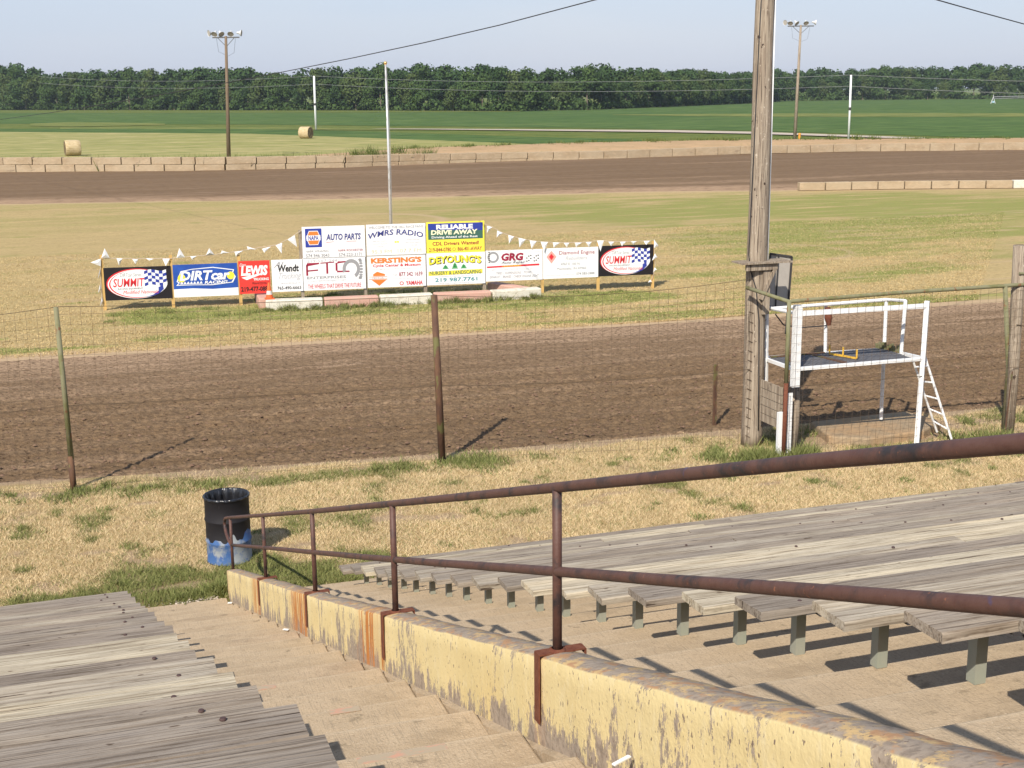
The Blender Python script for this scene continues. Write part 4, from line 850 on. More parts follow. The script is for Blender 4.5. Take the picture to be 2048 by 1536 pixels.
multi(t, ringpolys(.13, .78, .10, .18, .035, 24), dm, GRY, .005, 'tire'); multi(t, [ell(.06+.0*i, .62+.065*i, .014, .02, 6) for i in range(6)], dm, BLK, .006, 'tire_tread')
lettering(t, 'GRG', (.27, .65, .66, .90), dm, MAR, bold=.05, shear=.12); lettering(t, 'Auto Repair', (.27, .53, .70, .64), dm, BLK, shear=.4); shape(t, [(.02, .44), (.94, .47), (.94, .53), (.02, .49)], dm, RED, .004, 'stripe'); shape(t, [(.28, .455), (.62, .465), (.62, .515), (.28, .50)], dm, ORG, .0055, 'stripe'); lettering(t, '219-297-3223', (.32, .465, .58, .505), dm, YEL, off=.008)
multi(t, [ell(.72+.035*(i % 3)+.13*(i//6), .62+.08*((i % 6)//2)+.02*(i % 2), .014, .022, 6) for i in range(12)], dm, BLK, .006, 'chequers'); lettering(t, 'Tony Geier, Owner', (.68, .89, .95, .94), dm, LGR)
lettering(t, '6071 S. US HWY 421 REYNOLDS, IN', (.10, .34, .82, .40), dm, LGR); lettering(t, '- TIRES - SUSPENSIONS - TOWS', (.15, .22, .80, .30), dm, GRY, shear=.2); lettering(t, '- EXHAUST - BRAKES - CHECK ENGINE LIGHT', (.04, .10, .93, .18), dm, GRY, shear=.2)
t, dm = board('signboard', (1086, 497), (1196.5, 554), PW, 'white engine shop board with a small red diamond logo')
multi(t, [[(.06, .72), (.15, .92), (.24, .72), (.15, .50)]], dm, INK('rose', (.68, .35, .30)), .004, 'diamond_logo'); multi(t, [[(.105, .72), (.15, .82), (.195, .72), (.15, .61)]], dm, RED, .006, 'diamond_logo')
lettering(t, 'Diamond Engine', (.29, .74, .93, .90), dm, MAR); lettering(t, 'Rebuilders', (.40, .60, .80, .72), dm, LGR, shear=.4); lettering(t, '4767 E. 100 N.', (.32, .43, .67, .51), dm, GRY); lettering(t, 'Monticello, IN 47960', (.25, .27, .78, .36), dm, GRY); lettering(t, 'www.diamondenginerebuilders.com', (.04, .09, .56, .14), dm, LGR); lettering(t, '574 583-2888', (.60, .10, .93, .18), dm, GRY, bold=.01)
race_banner((1197, 492), (1306.5, 549), 'black racing banner with a red white oval and chequered flag, rightmost in the row')
# stakes
stk = [(210, 619, 205, 512, 'leftmost, hung with flags'), (347, 614, 343, 512, 'between the black and the blue banner'), (482, 608, 475.5, 512, 'between the blue banner and the red board'), (1085.5, 582, 1084, 498, 'at the right end of the auto repair board'), (1197, 578, 1196, 488, 'between the engine shop board and the black banner'), (1306, 576, 1306.5, 484, 'rightmost, under the flag cord end')]
for x0, y0, x1, y1, lb in stk:
    b = S(x0, y0); b[2] = 0; tp = S(x1, y1); t = empty('stake', tuple(b+snrm*-.06), 'yellow wooden stake %s' % lb, 'stake', 'stakes holding the infield boards')
    MB().box((0, 0, tp[2]/2), (.085, .06, tp[2]+.05)).build('stake_body', M['stake'], t)
for px, lb in ((606, 'left'), (732, 'second'), (852, 'third'), (970, 'right')):
    b = S(px, 590); b[2] = 0; t = empty('frame_post', tuple(b-snrm*.09), 'dark timber behind the stacked boards, %s of four' % lb, 'post', 'timbers behind the stacked boards'); MB().box((0, 0, 1.05), (.09, .09, 2.1)).build('post_body', M['pole_wood'], t)
# pennants
def cvt(c, o, s): return (o[0]+c[0]/s, o[1]+c[1]/s)
def pennants(name, label, cord, flags, org, scl, marked):
    c3 = [S(*cvt(c, org, scl)) for c in cord]; t = empty(name, tuple(c3[0]), label, 'pennant string')
    ch(MB().tube([tuple(p) for p in c3], .009, 5).build('cord', M['cord'], t), t)
    for i, (a, b, tip) in enumerate(flags):
        A_, B_, T_ = (S(*cvt(q_, org, scl)) for q_ in (a, b, tip)); k = random.uniform(-.06, .06)
        A_ = A_+snrm*.02; B_ = B_+snrm*.03; T_ = T_+snrm*(.05+k); mid = (A_+B_+T_)/3+snrm*random.uniform(.02, .05)
        s = MB().add([A_, B_, T_, mid], [(0, 1, 3), (1, 2, 3), (2, 0, 3)]); o = ch(s.build('pennant', M['flag'], t), t)
        if i in marked:
            c0 = (A_*.62+B_*.2+T_*.18); c1 = (A_*.2+B_*.62+T_*.18); c2 = (A_*.25+B_*.5+T_*.25)*1.0; c3_ = (A_*.5+B_*.25+T_*.25)
            e = MB().add([p+snrm*.045 for p in (c0, c1, c2, c3_)], [(0, 1, 2, 3)]); ch(e.build('pennant_mark', RED if i % 4 else BLB, o), t).parent = o
            e_ = o.children[0]; e_.matrix_parent_inverse = Matrix.Translation(t.location).inverted()
L_ = [((190, 425), (265, 425), (222, 338)), ((186, 432), (186, 500), (95, 465)), ((325, 430), (380, 432), (347, 494)), ((465, 436), (520, 440), (495, 480)), ((585, 428), (658, 434), (620, 445)), ((735, 433), (800, 433), (765, 497)), ((860, 427), (935, 420), (885, 335)), ((980, 412), (1040, 410), (1000, 442)), ((1120, 402), (1195, 396), (1152, 335)), ((1250, 392), (1325, 380), (1262, 358)), ((1375, 372), (1452, 362), (1388, 415)), ((1485, 322), (1495, 352), (1572, 350)), ((1620, 345), (1700, 325), (1640, 380)), ((1742, 315), (1800, 292), (1795, 385)), ((1848, 264), (1912, 222), (1932, 328)),
      ((180, 520), (182, 560), (160, 610)), ((178, 660), (188, 700), (165, 735)), ((195, 770), (205, 810), (180, 860))]
pennants('pennant_string', 'cord of white pennants rising from the left black banner to the stacked boards', [(205, 850), (190, 700), (182, 560), (186, 430), (300, 430), (560, 432), (800, 432), (1000, 412), (1200, 396), (1400, 368), (1600, 335), (1750, 310), (1850, 262), (1910, 222), (1972, 180)], L_, (160, 420), 4.452, (5, 6, 8, 13, 15, 17))
Rr = [((150, 140), (197, 152), (150, 208)), ((240, 182), (290, 205), (236, 245)), ((340, 222), (392, 236), (345, 298)), ((430, 247), (495, 262), (440, 333)), ((530, 270), (592, 278), (545, 342)), ((628, 282), (692, 284), (655, 372)), ((735, 288), (800, 290), (745, 338)), ((832, 292), (882, 292), (860, 332)), ((930, 290), (995, 290), (945, 334)), ((1028, 286), (1082, 284), (1060, 332)), ((1130, 272), (1190, 270), (1158, 368)), ((1230, 282), (1282, 282), (1255, 322)), ((1335, 283), (1387, 281), (1350, 322)), ((1430, 280), (1482, 278), (1455, 308)), ((1545, 276), (1600, 274), (1560, 308)), ((1638, 262), (1636, 340), (1678, 318)), ((1645, 385), (1665, 420), (1610, 448)), ((1640, 510), (1662, 530), (1630, 556)), ((1605, 618), (1618, 640), (1580, 644))]
pennants('pennant_string', 'cord of white pennants falling from the yellow board to the right black banner', [(130, 125), (200, 152), (300, 208), (400, 240), (520, 268), (640, 284), (800, 292), (1000, 288), (1150, 272), (1300, 282), (1450, 280), (1600, 272), (1640, 262), (1642, 400), (1650, 520), (1620, 620)], Rr, (940, 420), 4.452, (0, 2, 4, 6, 8, 10, 12, 14))
# kerb blocks round the island
kp = [(530, 620), (648, 616), (760, 611), (868, 606), (985, 601), (1085, 594)]
knames = ['white painted kerb block at the left corner under the cone', 'pink painted kerb block second from the left', 'white painted kerb block in the middle of the island', 'pink painted kerb block second from the right', 'white painted kerb block at the right corner']
def kblock(a, b, m, lb, hgt=.27, wd=.36, gap=.025, back=1):
    a = np.array(a[:2]); b = np.array(b[:2]); d = (b-a)/np.linalg.norm(b-a); n = np.array([-d[1], d[0]])*back; ln = np.linalg.norm(b-a)-2*gap; c = (a+b)/2+n*wd/2
    t = empty('kerb_block', (float(c[0]), float(c[1]), 0), lb, 'kerb block', 'painted kerb blocks round the sign island')
    t.rotation_euler = (0, 0, math.atan2(d[1], d[0])); o = MB().box((0, 0, hgt/2-.04), (ln, wd, hgt+.08)).build('block_body', m, t, bevel=.035)
kb = [G(x, y) for x, y in kp]
for i in range(5): kblock(kb[i], kb[i+1], M['kerb_white'] if i % 2 == 0 else M['kerb_pink'], knames[i])
kblock(kb[0]+np.array([-.1, .42, 0]), kb[0]+np.array([.0, 2.1, 0]), M['kerb_pink'], 'pink painted kerb block running back on the left side of the island', back=-1)
kblock(kb[5]+np.array([-.25, .40, 0]), kb[5]+np.array([-.85, 1.9, 0]), M['kerb_pink'], 'pink painted kerb block running back on the right side of the island', back=1)
# cone
cp = kb[0]+np.array([.18, .25, 0]); t = empty('traffic_cone', (float(cp[0]), float(cp[1]), .272), 'orange traffic cone standing on the corner kerb block before the red board', 'traffic cone')
MB().box((0, 0, .014), (.26, .26, .028)).build('base', M['cone'], t, bevel=.01)
MB().lathe([(.105, .028), (.088, .13)], 20).build('cone_body', M['cone'], t, smooth=True); MB().lathe([(.088, .13), (.068, .24)], 20).build('collar', M['cone_white'], t, smooth=True); MB().lathe([(.068, .24), (.030, .46), (.022, .47), (.0001, .465)], 20).build('cone_tip', M['cone'], t, smooth=True)
# flagpole behind the boards
fb = G(783, 505); t = empty('flagpole', (float(fb[0]), float(fb[1]), 0), 'slim silver flagpole with a gold ball behind the stacked boards', 'flagpole'); tz = float(above(fb, 767, 128)[2])
MB().tube([(0, 0, 0), (0, 0, tz*.5), (-.02, 0, tz)], [.055, .048, .032], 10).build('mast', M['flagpole'], t, smooth=True)
MB().lathe([(.0001, .10), (.05, .085), (.07, .04), (.05, -.0), (.03, -.03)], 12, (-.02, 0, tz)).build('ball', M['gold'], t, smooth=True)
MB().tube([(.06, -.02, .9), (.07, -.02, tz*.6), (.02, 0, tz-.1)], .008, 5).build('halyard', M['far_wire'], t)

# ---------------------------------------------------------------- far block wall, bank, inner barrier
path = np.array([(-60+i*.25, float(far_far(-60+i*.25))) for i in range(int(190/.25))]); seg = np.r_[0, np.cumsum(np.linalg.norm(np.diff(path, axis=0), axis=1))]
def along(s_): return np.array([np.interp(s_, seg, path[:, 0]), np.interp(s_, seg, path[:, 1])])
def ztop(x): return float(np.interp(x, [-5, 12, 22, 45, 60, 72, 88], [1.14, 1.02, .90, .66, .72, .71, .64]))
BL, BH = 2.40, .58
def block(a, b, z0, hgt, lb, grp, dp=.6, mt='block'):
    d = b-a; c = (a+b)/2; t = tag(MB().box((0, 0, hgt/2), (float(np.linalg.norm(d))-.07, dp, hgt)).build('barrier_block', M[mt], None, bevel=.03), lb, 'concrete block', grp)
    t.location = (float(c[0]), float(c[1])+dp/2, z0); t.rotation_euler = (random.uniform(-.015, .015), random.uniform(-.006, .006), math.atan2(d[1], d[0])+random.uniform(-.01, .01)); return t
s_ = float(np.interp(-9, path[:, 0], seg)); i = 0
while s_ < seg[-1]:
    a = along(s_); ln = BL if i != 8 else 1.1; b = along(s_+ln); zt_ = ztop(a[0])
    if a[0] < 118:
        left = a[0] < 20
        ex_ = 0 if a[0] < 38 else .16; block(a, b, zt_-BH-ex_, BH+ex_-random.uniform(0, .025), 'tan concrete block in the top course of the %s wall beyond the far track' % ('left double' if left else 'right'), 'top course blocks %s' % ('left' if left else 'right'))
    s_ += ln; i += 1
s_ = float(np.interp(-8, path[:, 0], seg)); i = 0
while True:
    a = along(s_); b = along(s_+BL)
    if a[0] > 46: break
    block(a-np.array([0, .06]), b-np.array([0, .06]), ztop(a[0])-2*BH-.02, BH, 'tan concrete block in the half buried bottom course beyond the far track', 'bottom course blocks')
    s_ += BL; i += 1
# dirt bank behind the right part of the wall
bx = np.arange(14, 128, 2.0); rowsb = []
def crest(x): return np.interp(x, [14, 22, 30, 45, 60, 72, 88, 120], [.5, .85, 1.12, 1.24, 1.14, 1.02, .92, .9])
for dy_, fz in ((.62, 0), (1.2, .35), (3.0, .8), (4.4, 1), (5.5, .97), (9, .5), (14, -.3)):
    z_ = np.array([ztop(x)-.08 for x in bx]); c_ = crest(bx); zz_ = (z_*(1-fz)+c_*fz) if fz >= 0 else c_*0-.28
    if dy_ >= 9 and fz > 0: zz_ = c_*.4
    rowsb.append(np.stack([bx, far_far(bx)+dy_, zz_+.06*(fbm(bx*.3, bx*0+dy_, 81)-.5)], 1))
V = np.concatenate(rowsb); nb = len(bx); Fq = [(r_*nb+i, r_*nb+i+1, (r_+1)*nb+i+1, (r_+1)*nb+i) for r_ in range(len(rowsb)-1) for i in range(nb-1)]
tag(link('dirt_bank', npmesh('dirt_bank', V, Fq), M['bank'], smooth=True), kind='structure')
ib = [G(x, y) for x, y in ((1600, 381.5), (1713, 379.5), (1825, 378), (1900, 377.5), (2075, 376), (2200, 375))]
ibx = np.array([p[0] for p in ib]); iby = np.array([p[1] for p in ib]); sI = np.r_[0, np.cumsum(np.hypot(np.diff(ibx), np.diff(iby)))]
iw = [G(2038, 376.3)[0]]
s_ = 0; i = 0
names_i = ['leftmost low block', 'second low block from the left', 'third low block from the left', 'fourth low block from the left', 'fifth low block from the left', 'sixth low block from the left', 'seventh low block from the left', 'eighth low block from the left', 'ninth low block from the left']
ln = 1.62
while s_+ln < sI[-1] and i < 11:
    a = np.array([np.interp(s_, sI, ibx), np.interp(s_, sI, iby)]); b = np.array([np.interp(s_+ln, sI, ibx), np.interp(s_+ln, sI, iby)])
    wht = a[0] > iw[0]-.35
    block(a, b, 0, .47, ('white painted low block at the right edge of the picture' if wht else names_i[min(i, 8)]+' on the inside edge of the far track'), 'inside barrier blocks', .5, 'kerb_white' if wht else 'block')
    s_ += ln; i += 1
    if wht: break

# ---------------------------------------------------------------- light poles, hay bales, white posts, wires
def lightpole(base_px, top_px, label, arm, guard=False):
    b = G(*base_px); tp = above(b, *top_px); hz = float(tp[2]); t = empty('light_pole', (float(b[0]), float(b[1]), -.1), label, 'light pole', 'flood light poles beyond the far track')
    lx, ly = float(tp[0]-b[0]), float(tp[1]-b[1]); wx = float((above(b, top_px[0]+1, top_px[1])-above(b, top_px[0], top_px[1]))@RT); 
    ln_ = (base_px[1]-top_px[1])*0; lean = .0
    dxl = (arm[3] if len(arm) > 3 else 0)
    MB().tube([(-dxl, 0, 0), (-dxl*.5, 0, hz*.5), (0, 0, hz)], [.20, .16, .12], 12).build('pole_shaft', M['pole_brown'] if 'brown' in label else M['pole_wood'], t, smooth=True)
    rx = np.array([RT[0], RT[1], 0]); rx /= np.linalg.norm(rx); a = arm[0]
    s = MB(); s.bar(tuple(-rx*a+np.array([0, 0, hz-.12])), tuple(rx*a+np.array([0, 0, hz-.12])), .12, .12); s.build('cross_arm', M['lamp_dark'], t)
    s = MB(); s.tube([tuple(-rx*a*.62+np.array([0, 0, hz-.15])), (0, 0, hz-.95)], .03, 6); s.tube([tuple(rx*a*.62+np.array([0, 0, hz-.15])), (0, 0, hz-.95)], .03, 6); s.build('arm_braces', M['lamp_dark'], t)
    s = MB(); s.tube([tuple(-rx*a*.7+np.array([0, 0, hz-.2])), tuple(-rx*a*.6+np.array([0, 0, hz-1.4])), tuple(-rx*a*.1+np.array([0, 0, hz-1.7]))], .012, 4); s.tube([tuple(rx*a*.7+np.array([0, 0, hz-.2])), tuple(rx*a*.55+np.array([0, 0, hz-1.5])), tuple(rx*a*.1+np.array([0, 0, hz-1.8]))], .012, 4); s.build('arm_cables', M['cable'], t)
    for (u, tilt, az) in ((-1.12, 65, -75), (-.80, 70, -35), (-.38, 70, 25), (.38, 70, -20), (1.02, 60, 70)):
        c = Vector(tuple(rx*a*u+np.array([0, 0, hz+.28]))); dirv = Vector((math.sin(R(az))*math.cos(R(-25)), -math.cos(R(az)), -.85 if abs(u) < 1 else -.1)).normalized()
        base = Vector(tuple(rx))*0
        qd = dirv.to_track_quat('Z', 'Y').to_matrix()
        s = MB(); prof_ = [(.07, -.26), (.10, -.22), (.11, -.06), (.15, 0), (.26, .12), (.30, .20)]
        n_ = 14; vs = [c+qd @ Vector((r_*math.cos(2*math.pi*k/n_), r_*math.sin(2*math.pi*k/n_), z_)) for r_, z_ in prof_ for k in range(n_)]
        s.add(vs, [(i*n_+k, i*n_+(k+1) % n_, (i+1)*n_+(k+1) % n_, (i+1)*n_+k) for i in range(len(prof_)-1) for k in range(n_)]+[tuple(range(n_))]); fl = s.build('floodlight', M['lamp_shell'], t, smooth=True)
        s = MB(); s.add([c+qd @ Vector((.28*math.cos(2*math.pi*k/n_), .28*math.sin(2*math.pi*k/n_), .17)) for k in range(n_)], [tuple(range(n_))]); s.build('lens', M['panel_grey'], fl)
        s = MB(); s.bar(tuple(c+Vector((0, 0, -.36))), tuple(c), .06, .04); s.build('yoke', M['lamp_dark'], fl)
    return t, hz
lightpole((465, 316), (448, 70), 'brown wooden flood light pole left of the centre, behind the block wall', (1.25, 0, 0, .35))
t, hz = lightpole((1593, 284), (1605, 48), 'pale wooden flood light pole right of the thick near pole', (1.45, 0, 0, .25))
s = MB(); s.tube([(.28, -.1, .2), (.30, -.1, .9)], .14, 10); s.lathe([(.17, 0), (.17, .12), (.05, .2)], 12, (.3, -.1, .9)); s.build('pole_guard', mat('guard', (.72, .32, .05), .6), t)
def bale(px, ax, label):
    b = G(*px); t = empty('hay_bale', (float(b[0]), float(b[1]), -.1), label, 'hay bale', 'round hay bales'); t.rotation_euler = (0, 0, ax)
    r_, L2, n_ = .80, 1.5, 40
    vs = []; fs = []; xs_ = [-L2/2, -L2/2+.06, -L2/4, 0, L2/4, L2/2-.06, L2/2]; rs_ = [.93, 1, 1.01, 1.0, 1.01, 1, .93]
    for x, q_ in zip(xs_, rs_):
        for k in range(n_):
            a = 2*math.pi*k/n_; rr_ = r_*q_*(1+.015*math.sin(a*5+x*3)+random.uniform(-.012, .012)); z = rr_*math.sin(a)+r_*.97; vs.append((x, rr_*math.cos(a), max(z, .0)))
    for i in range(len(xs_)-1):
        for k in range(n_): fs.append((i*n_+k, i*n_+(k+1) % n_, (i+1)*n_+(k+1) % n_, (i+1)*n_+k))
    MB().add(vs, fs).build('bale_roll', M['hay'], t, smooth=True)
    for x, d in ((-L2/2, 1), (L2/2, -1)):
        MB().add([(x+d*.01, r_*.93*math.cos(2*math.pi*k/24), max(.0, r_*.93*math.sin(2*math.pi*k/24)+r_*.97)) for k in range(24)], [tuple(range(24))]).build('bale_end', M['hay_end'], t)
bale((146, 309.5), R(8), 'round straw bale near the left edge just behind the block wall')
bale((612, 275.5), R(-42), 'round straw bale further out in the field beside the thin white post')
wposts = []
for (bx_, by_, tx_, ty_, lb) in ((632, 258, 628, 152, 'thin white post behind the right hay bale'), (1697, 277, 1702, 150, 'thin white post right of the pale light pole')):
    b = G(bx_, by_); tp = above(b, tx_, ty_); hz = float(tp[2]); t = empty('white_post', (float(b[0]), float(b[1]), -.1), lb, 'post', 'white posts in the field'); rr_ = np.linalg.norm(b)*4.6/F/2*.9
    MB().tube([(0, 0, 0), (0, 0, hz*.5), (float(tp[0]-b[0]), 0, hz+.1)], [rr_, rr_, rr_*.9], 10).build('post_shaft', M['white_paint'], t, smooth=True)
    MB().tube([(0, 0, hz*.46), (0, 0, hz*.46+.35)], rr_*1.12, 10).build('dark_band', M['dark_metal'], t)
    wposts.append(np.array([b[0], b[1], hz]))
# field wires strung between white posts
A0, A1 = wposts; dd = (A1-A0); far0 = A0-dd*.9; far1 = A1+dd*.8
for j, dz in enumerate((0., -1.0)):
    t = empty('field_wire', tuple(A0), ('upper' if j == 0 else 'lower')+' thin pale wire strung between the white posts across the field', 'wire', 'wires in the field')
    ptsw = []
    for p, q_ in ((far0, A0), (A0, A1), (A1, far1)):
        for i in range(16):
            u = i/16; c = p+(q_-p)*u; ptsw.append((c[0], c[1], p[2]+(q_[2]-p[2])*u+dz*(1+.3*(j)) - 2.0*4*u*(1-u)*.45))
    ch(MB().tube(ptsw, .022, 4).build('wire', M['far_wire'], t), t)
# heavy cable from the near pole to the left, and a second to the right
pe = (UX, UY); pf = (-60., 330.)
pq = G(-60, 262)[:2]; pq = pq/np.linalg.norm(pq)*105
cab = [onplane(x, y, pe, pq) for x, y in ((1528, -88), (1430, -62), (1300, -29), (1185, 1), (1000, 50), (850, 85), (700, 117), (560, 145), (440, 168), (300, 193), (180, 213), (90, 227), (0, 239), (-60, 246))]
o = MB().tube([tuple(p) for p in cab], [.011]*5+[.012]*3+[.014]*6, 6).build('overhead_cable', M['cable']); tag(o, 'long black overhead cable sagging across the left sky from the near pole', 'cable')
pr_ = (UX+60, UY+38)
cab = [onplane(x, y, pe, pr_) for x, y in ((1530, -90), (1650, -62), (1760, -33), (1875, 0), (1960, 24), (2048, 48), (2200, 88))]
o = MB().tube([tuple(p) for p in cab], .012, 6).build('overhead_cable', M['cable']); tag(o, 'short black overhead cable crossing the top right corner of the sky', 'cable')
# irrigation rig
b = G(1986, 206); t = empty('irrigation_rig', (float(b[0]), float(b[1]), -.2), 'small pale irrigation tower far out at the right edge of the green field', 'irrigation rig'); k = np.linalg.norm(b)/F
s = MB(); s.tube([(-5*k, 0, 0), (0, 0, 12*k)], .12, 5); s.tube([(5*k, 0, 0), (0, 0, 12*k)], .12, 5); s.tube([(0, 0, 12*k), (0, 0, 16*k)], .1, 5); s.build('tower_frame', M['lamp_shell'], t)
MB().box((0, 0, 3*k), (2.2*k, 1, 3*k)).build('control_box', mat('rigblue', (.45, .65, .75), .6), t)
s = MB(); s.tube([(0, 0, 12*k), (60*k, -20*k, 13*k)], .14, 5); s.tube([(0, 0, 9*k), (60*k, -20*k, 10*k)], .1, 5); s.build('boom', M['far_wire'], t)

# ---------------------------------------------------------------- trees
def crown_mesh(seed, hgt, wdt, n=2600, q=.46, low=.08):
    r_ = np.random.default_rng(seed); lobes = []
    nl = 11
    for i in range(nl):
        zc = r_.uniform(low+.12, .90); rad = r_.uniform(.17, .31)*(1.15 if zc < .75 else .85); a = r_.uniform(0, 2*np.pi); d = r_.uniform(.0, .34)*(1 if zc < .7 else .55)
        lobes.append((math.cos(a)*d*wdt, math.sin(a)*d*wdt, zc*hgt, rad*wdt, rad*hgt*r_.uniform(.50, .72)))
    C = []; Nn = []
    for i in range(n):
        l = lobes[r_.integers(nl)]; v = r_.normal(size=3); v /= np.linalg.norm(v); rr_ = r_.uniform(.55, 1.08) if r_.random() < .85 else r_.uniform(.2, 1.25)
        C.append((l[0]+v[0]*l[3]*rr_, l[1]+v[1]*l[3]*rr_, max(.35, l[2]+v[2]*l[4]*rr_))); Nn.append(v+r_.normal(size=3)*.5)
    C = np.array(C); Nn = np.array(Nn); Nn /= np.linalg.norm(Nn, axis=1)[:, None]
    t1 = np.cross(Nn, r_.normal(size=(n, 3))); t1 /= np.linalg.norm(t1, axis=1)[:, None]; t2 = np.cross(Nn, t1); sz = r_.uniform(.55, 1.35, n)[:, None]*q
    V = np.stack([C-t1*sz, C-t2*sz*.7, C+t1*sz, C+t2*sz*.7], 1).reshape(-1, 3)
    return V, np.arange(n*4).reshape(n, 4)
protos = []
for i in range(7):
    V, Fq = crown_mesh(100+i, 1.0*16, 12.5*random.uniform(.85, 1.15), 3000); me = npmesh('crown', V, Fq); me.materials.append(LEAF[i % 3])
    s = MB(); s.tube([(0, 0, 0), (.2, .1, 5), (-.1, .1, 11)], [.28, .22, .10], 7); s.tube([(.2, .1, 5), (1.6, -.5, 9)], [.13, .06], 5); s.tube([(.1, .1, 6.5), (-1.8, -.8, 10.5)], [.12, .05], 5); tm_ = s.mesh('trunk', M['trunk_pale'] if i in (1, 4) else M['trunk'])
    protos.append((me, tm_))
tl = np.array(treeline); sg = np.r_[0, np.cumsum(np.linalg.norm(np.diff(tl, axis=0), axis=1))]
top_px = [(-260, 122), (0, 124), (60, 133), (100, 146), (180, 138), (260, 138), (300, 140), (380, 132), (470, 130), (560, 134), (640, 138), (760, 130), (860, 130), (960, 126), (1060, 134), (1150, 132), (1260, 134), (1340, 136), (1400, 140), (1470, 143), (1540, 142), (1620, 133), (1750, 134), (1860, 130), (1950, 127), (2048, 131), (2300, 130)]
def px_of(p):
    q_ = np.array([p[0], p[1], 0])-CAM; w_ = q_@FW; return 1024+F*(q_@RT)/w_, 768-F*(q_@UP)/w_
lkinds = ['mid green', 'dark green', 'light green']
def tree_at(p, hs, i):
    me, tm_ = protos[i % 7]; t = empty('tree', (float(p[0]), float(p[1]), -.2), '%s leafy tree in the front row of the wood beyond the green field' % lkinds[(i % 7) % 3], 'tree', '%s trees along the wood edge' % lkinds[(i % 7) % 3])
    sx = hs*random.uniform(.85, 1.15); t.scale = (sx, sx, hs); t.rotation_euler = (0, 0, random.uniform(0, 6.28))
    a = bpy.data.objects.new('crown', me); col.objects.link(a); a.parent = t
    b_ = bpy.data.objects.new('trunk', tm_); col.objects.link(b_); b_.parent = t
s_ = 0; i = 0; backs = []
while s_ < sg[-1]:
    p = np.array([np.interp(s_, sg, tl[:, 0]), np.interp(s_, sg, tl[:, 1])]); x_, y_ = px_of(p); k = np.linalg.norm(p)/F
    ty_ = np.interp(x_, [a for a, b in top_px], [b for a, b in top_px]); base = np.array([p[0], p[1], 0]); full = float(above(base, x_, ty_)[2])
    d = p/np.linalg.norm(p)
    tree_at(p+d*random.uniform(1, 7), full/16*random.choice([.62, .75, .82, .88, .93, 1.0]), i)
    backs.append((p+d*random.uniform(12, 18), full/16*random.uniform(.84, 1.02))); backs.append((p+d*random.uniform(20, 34)+np.array([3, 3]), full/16*random.choice([.9, .98, 1.02, 1.06, 1.12])))
    s_ += random.uniform(5.0, 7.5)*max(1, full/18); i += 1
print('front trees', i, 'backs', len(backs))
Vs = []; Fs = []; off = 0
for j, (p, hs) in enumerate(backs):
    V, Fq = crown_mesh(300+j % 12, 16, 13, 900, .62, low=.25); V = V*hs; a = random.uniform(0, 6.28); V = np.stack([V[:, 0]*math.cos(a)-V[:, 1]*math.sin(a)+p[0], V[:, 0]*math.sin(a)+V[:, 1]*math.cos(a)+p[1], V[:, 2]], 1); Vs.append(V); Fs.append(Fq+off); off += len(V)
wd_ = npmesh('woodland', np.concatenate(Vs), np.concatenate(Fs)); tag(link('woodland', wd_, LEAF[1]), 'dense green wood filling in behind the front row of trees', 'wood', kind='stuff')
# undergrowth along the wood edge
n = 26000; ss = rng.uniform(0, sg[-1], n); px_ = np.stack([np.interp(ss, sg, tl[:, 0]), np.interp(ss, sg, tl[:, 1])], 1); dn = px_/np.linalg.norm(px_, axis=1)[:, None]; px_ = px_+dn*rng.uniform(0, 9, n)[:, None]
hh_ = rng.uniform(.2, 1, n)*(2.4+2.6*vnoise(ss*.12, ss*0, 5)); C = np.column_stack([px_, hh_*rng.uniform(.2, 1, n)]); Nn = rng.normal(size=(n, 3)); Nn /= np.linalg.norm(Nn, axis=1)[:, None]; t1 = np.cross(Nn, rng.normal(size=(n, 3))); t1 /= np.linalg.norm(t1, axis=1)[:, None]; t2 = np.cross(Nn, t1); sz = rng.uniform(.3, .7, n)[:, None]
UG = 1
tag(link('undergrowth', npmesh('undergrowth', np.stack([C-t1*sz, C-t2*sz, C+t1*sz, C+t2*sz], 1).reshape(-1, 3), np.arange(n*4).reshape(n, 4)), LEAF[0]), 'low bushes and brush at the foot of the distant trees', 'undergrowth', kind='stuff')

# ---------------------------------------------------------------- grass and weeds as real blades
def colmix(n, a, b, t): t = t[:, None]; return np.array(a)*(1-t)+np.array(b)*t
n = 640000
px_ = rng.uniform(-5, 22, n); py_ = rng.uniform(15.30, 21.2, n)
keep = (py_ < trk_near(px_)+.05) & (py_ > 15.42) & (px_ > -2.6+(py_-15)*-.1) & (px_ < 13.5+(py_-15)*1.0)
keep &= ~(((px_-13.4)**2/1.6+(py_-19.3)**2/.5) < 1) & (((px_-dx)**2+(py_-dy)**2) > .09)
px_, py_ = px_[keep], py_[keep]; g_ = green_mask(px_, py_); br_ = bare_mask(px_, py_); r1 = rng.random(len(px_))
k2 = r1 > br_*.85; px_, py_, g_ = px_[k2], py_[k2], g_[k2]; m_ = len(px_); isg = rng.random(m_) < (g_*.9+.06)
vv = fbm(px_*1.3, py_*1.6, 91)[:, None]; straw = colmix(m_, (.53, .405, .225), (.76, .60, .36), rng.random(m_))*(.84+.38*vv); grn = colmix(m_, (.12, .145, .04), (.29, .285, .11), rng.random(m_))
cl = np.where(isg[:, None], grn, straw); hg = np.where(isg, rng.uniform(.02, .07, m_)*(1+.4*g_), rng.uniform(.012, .055, m_)); wd = np.where(isg, rng.uniform(.006, .013, m_), rng.uniform(.004, .009, m_))
blades('dry_grass', np.column_stack([px_, py_, np.full(m_, .0)]), hg, wd, cl, 'short straw coloured lawn grass with green patches between stand and track', lean=.9)
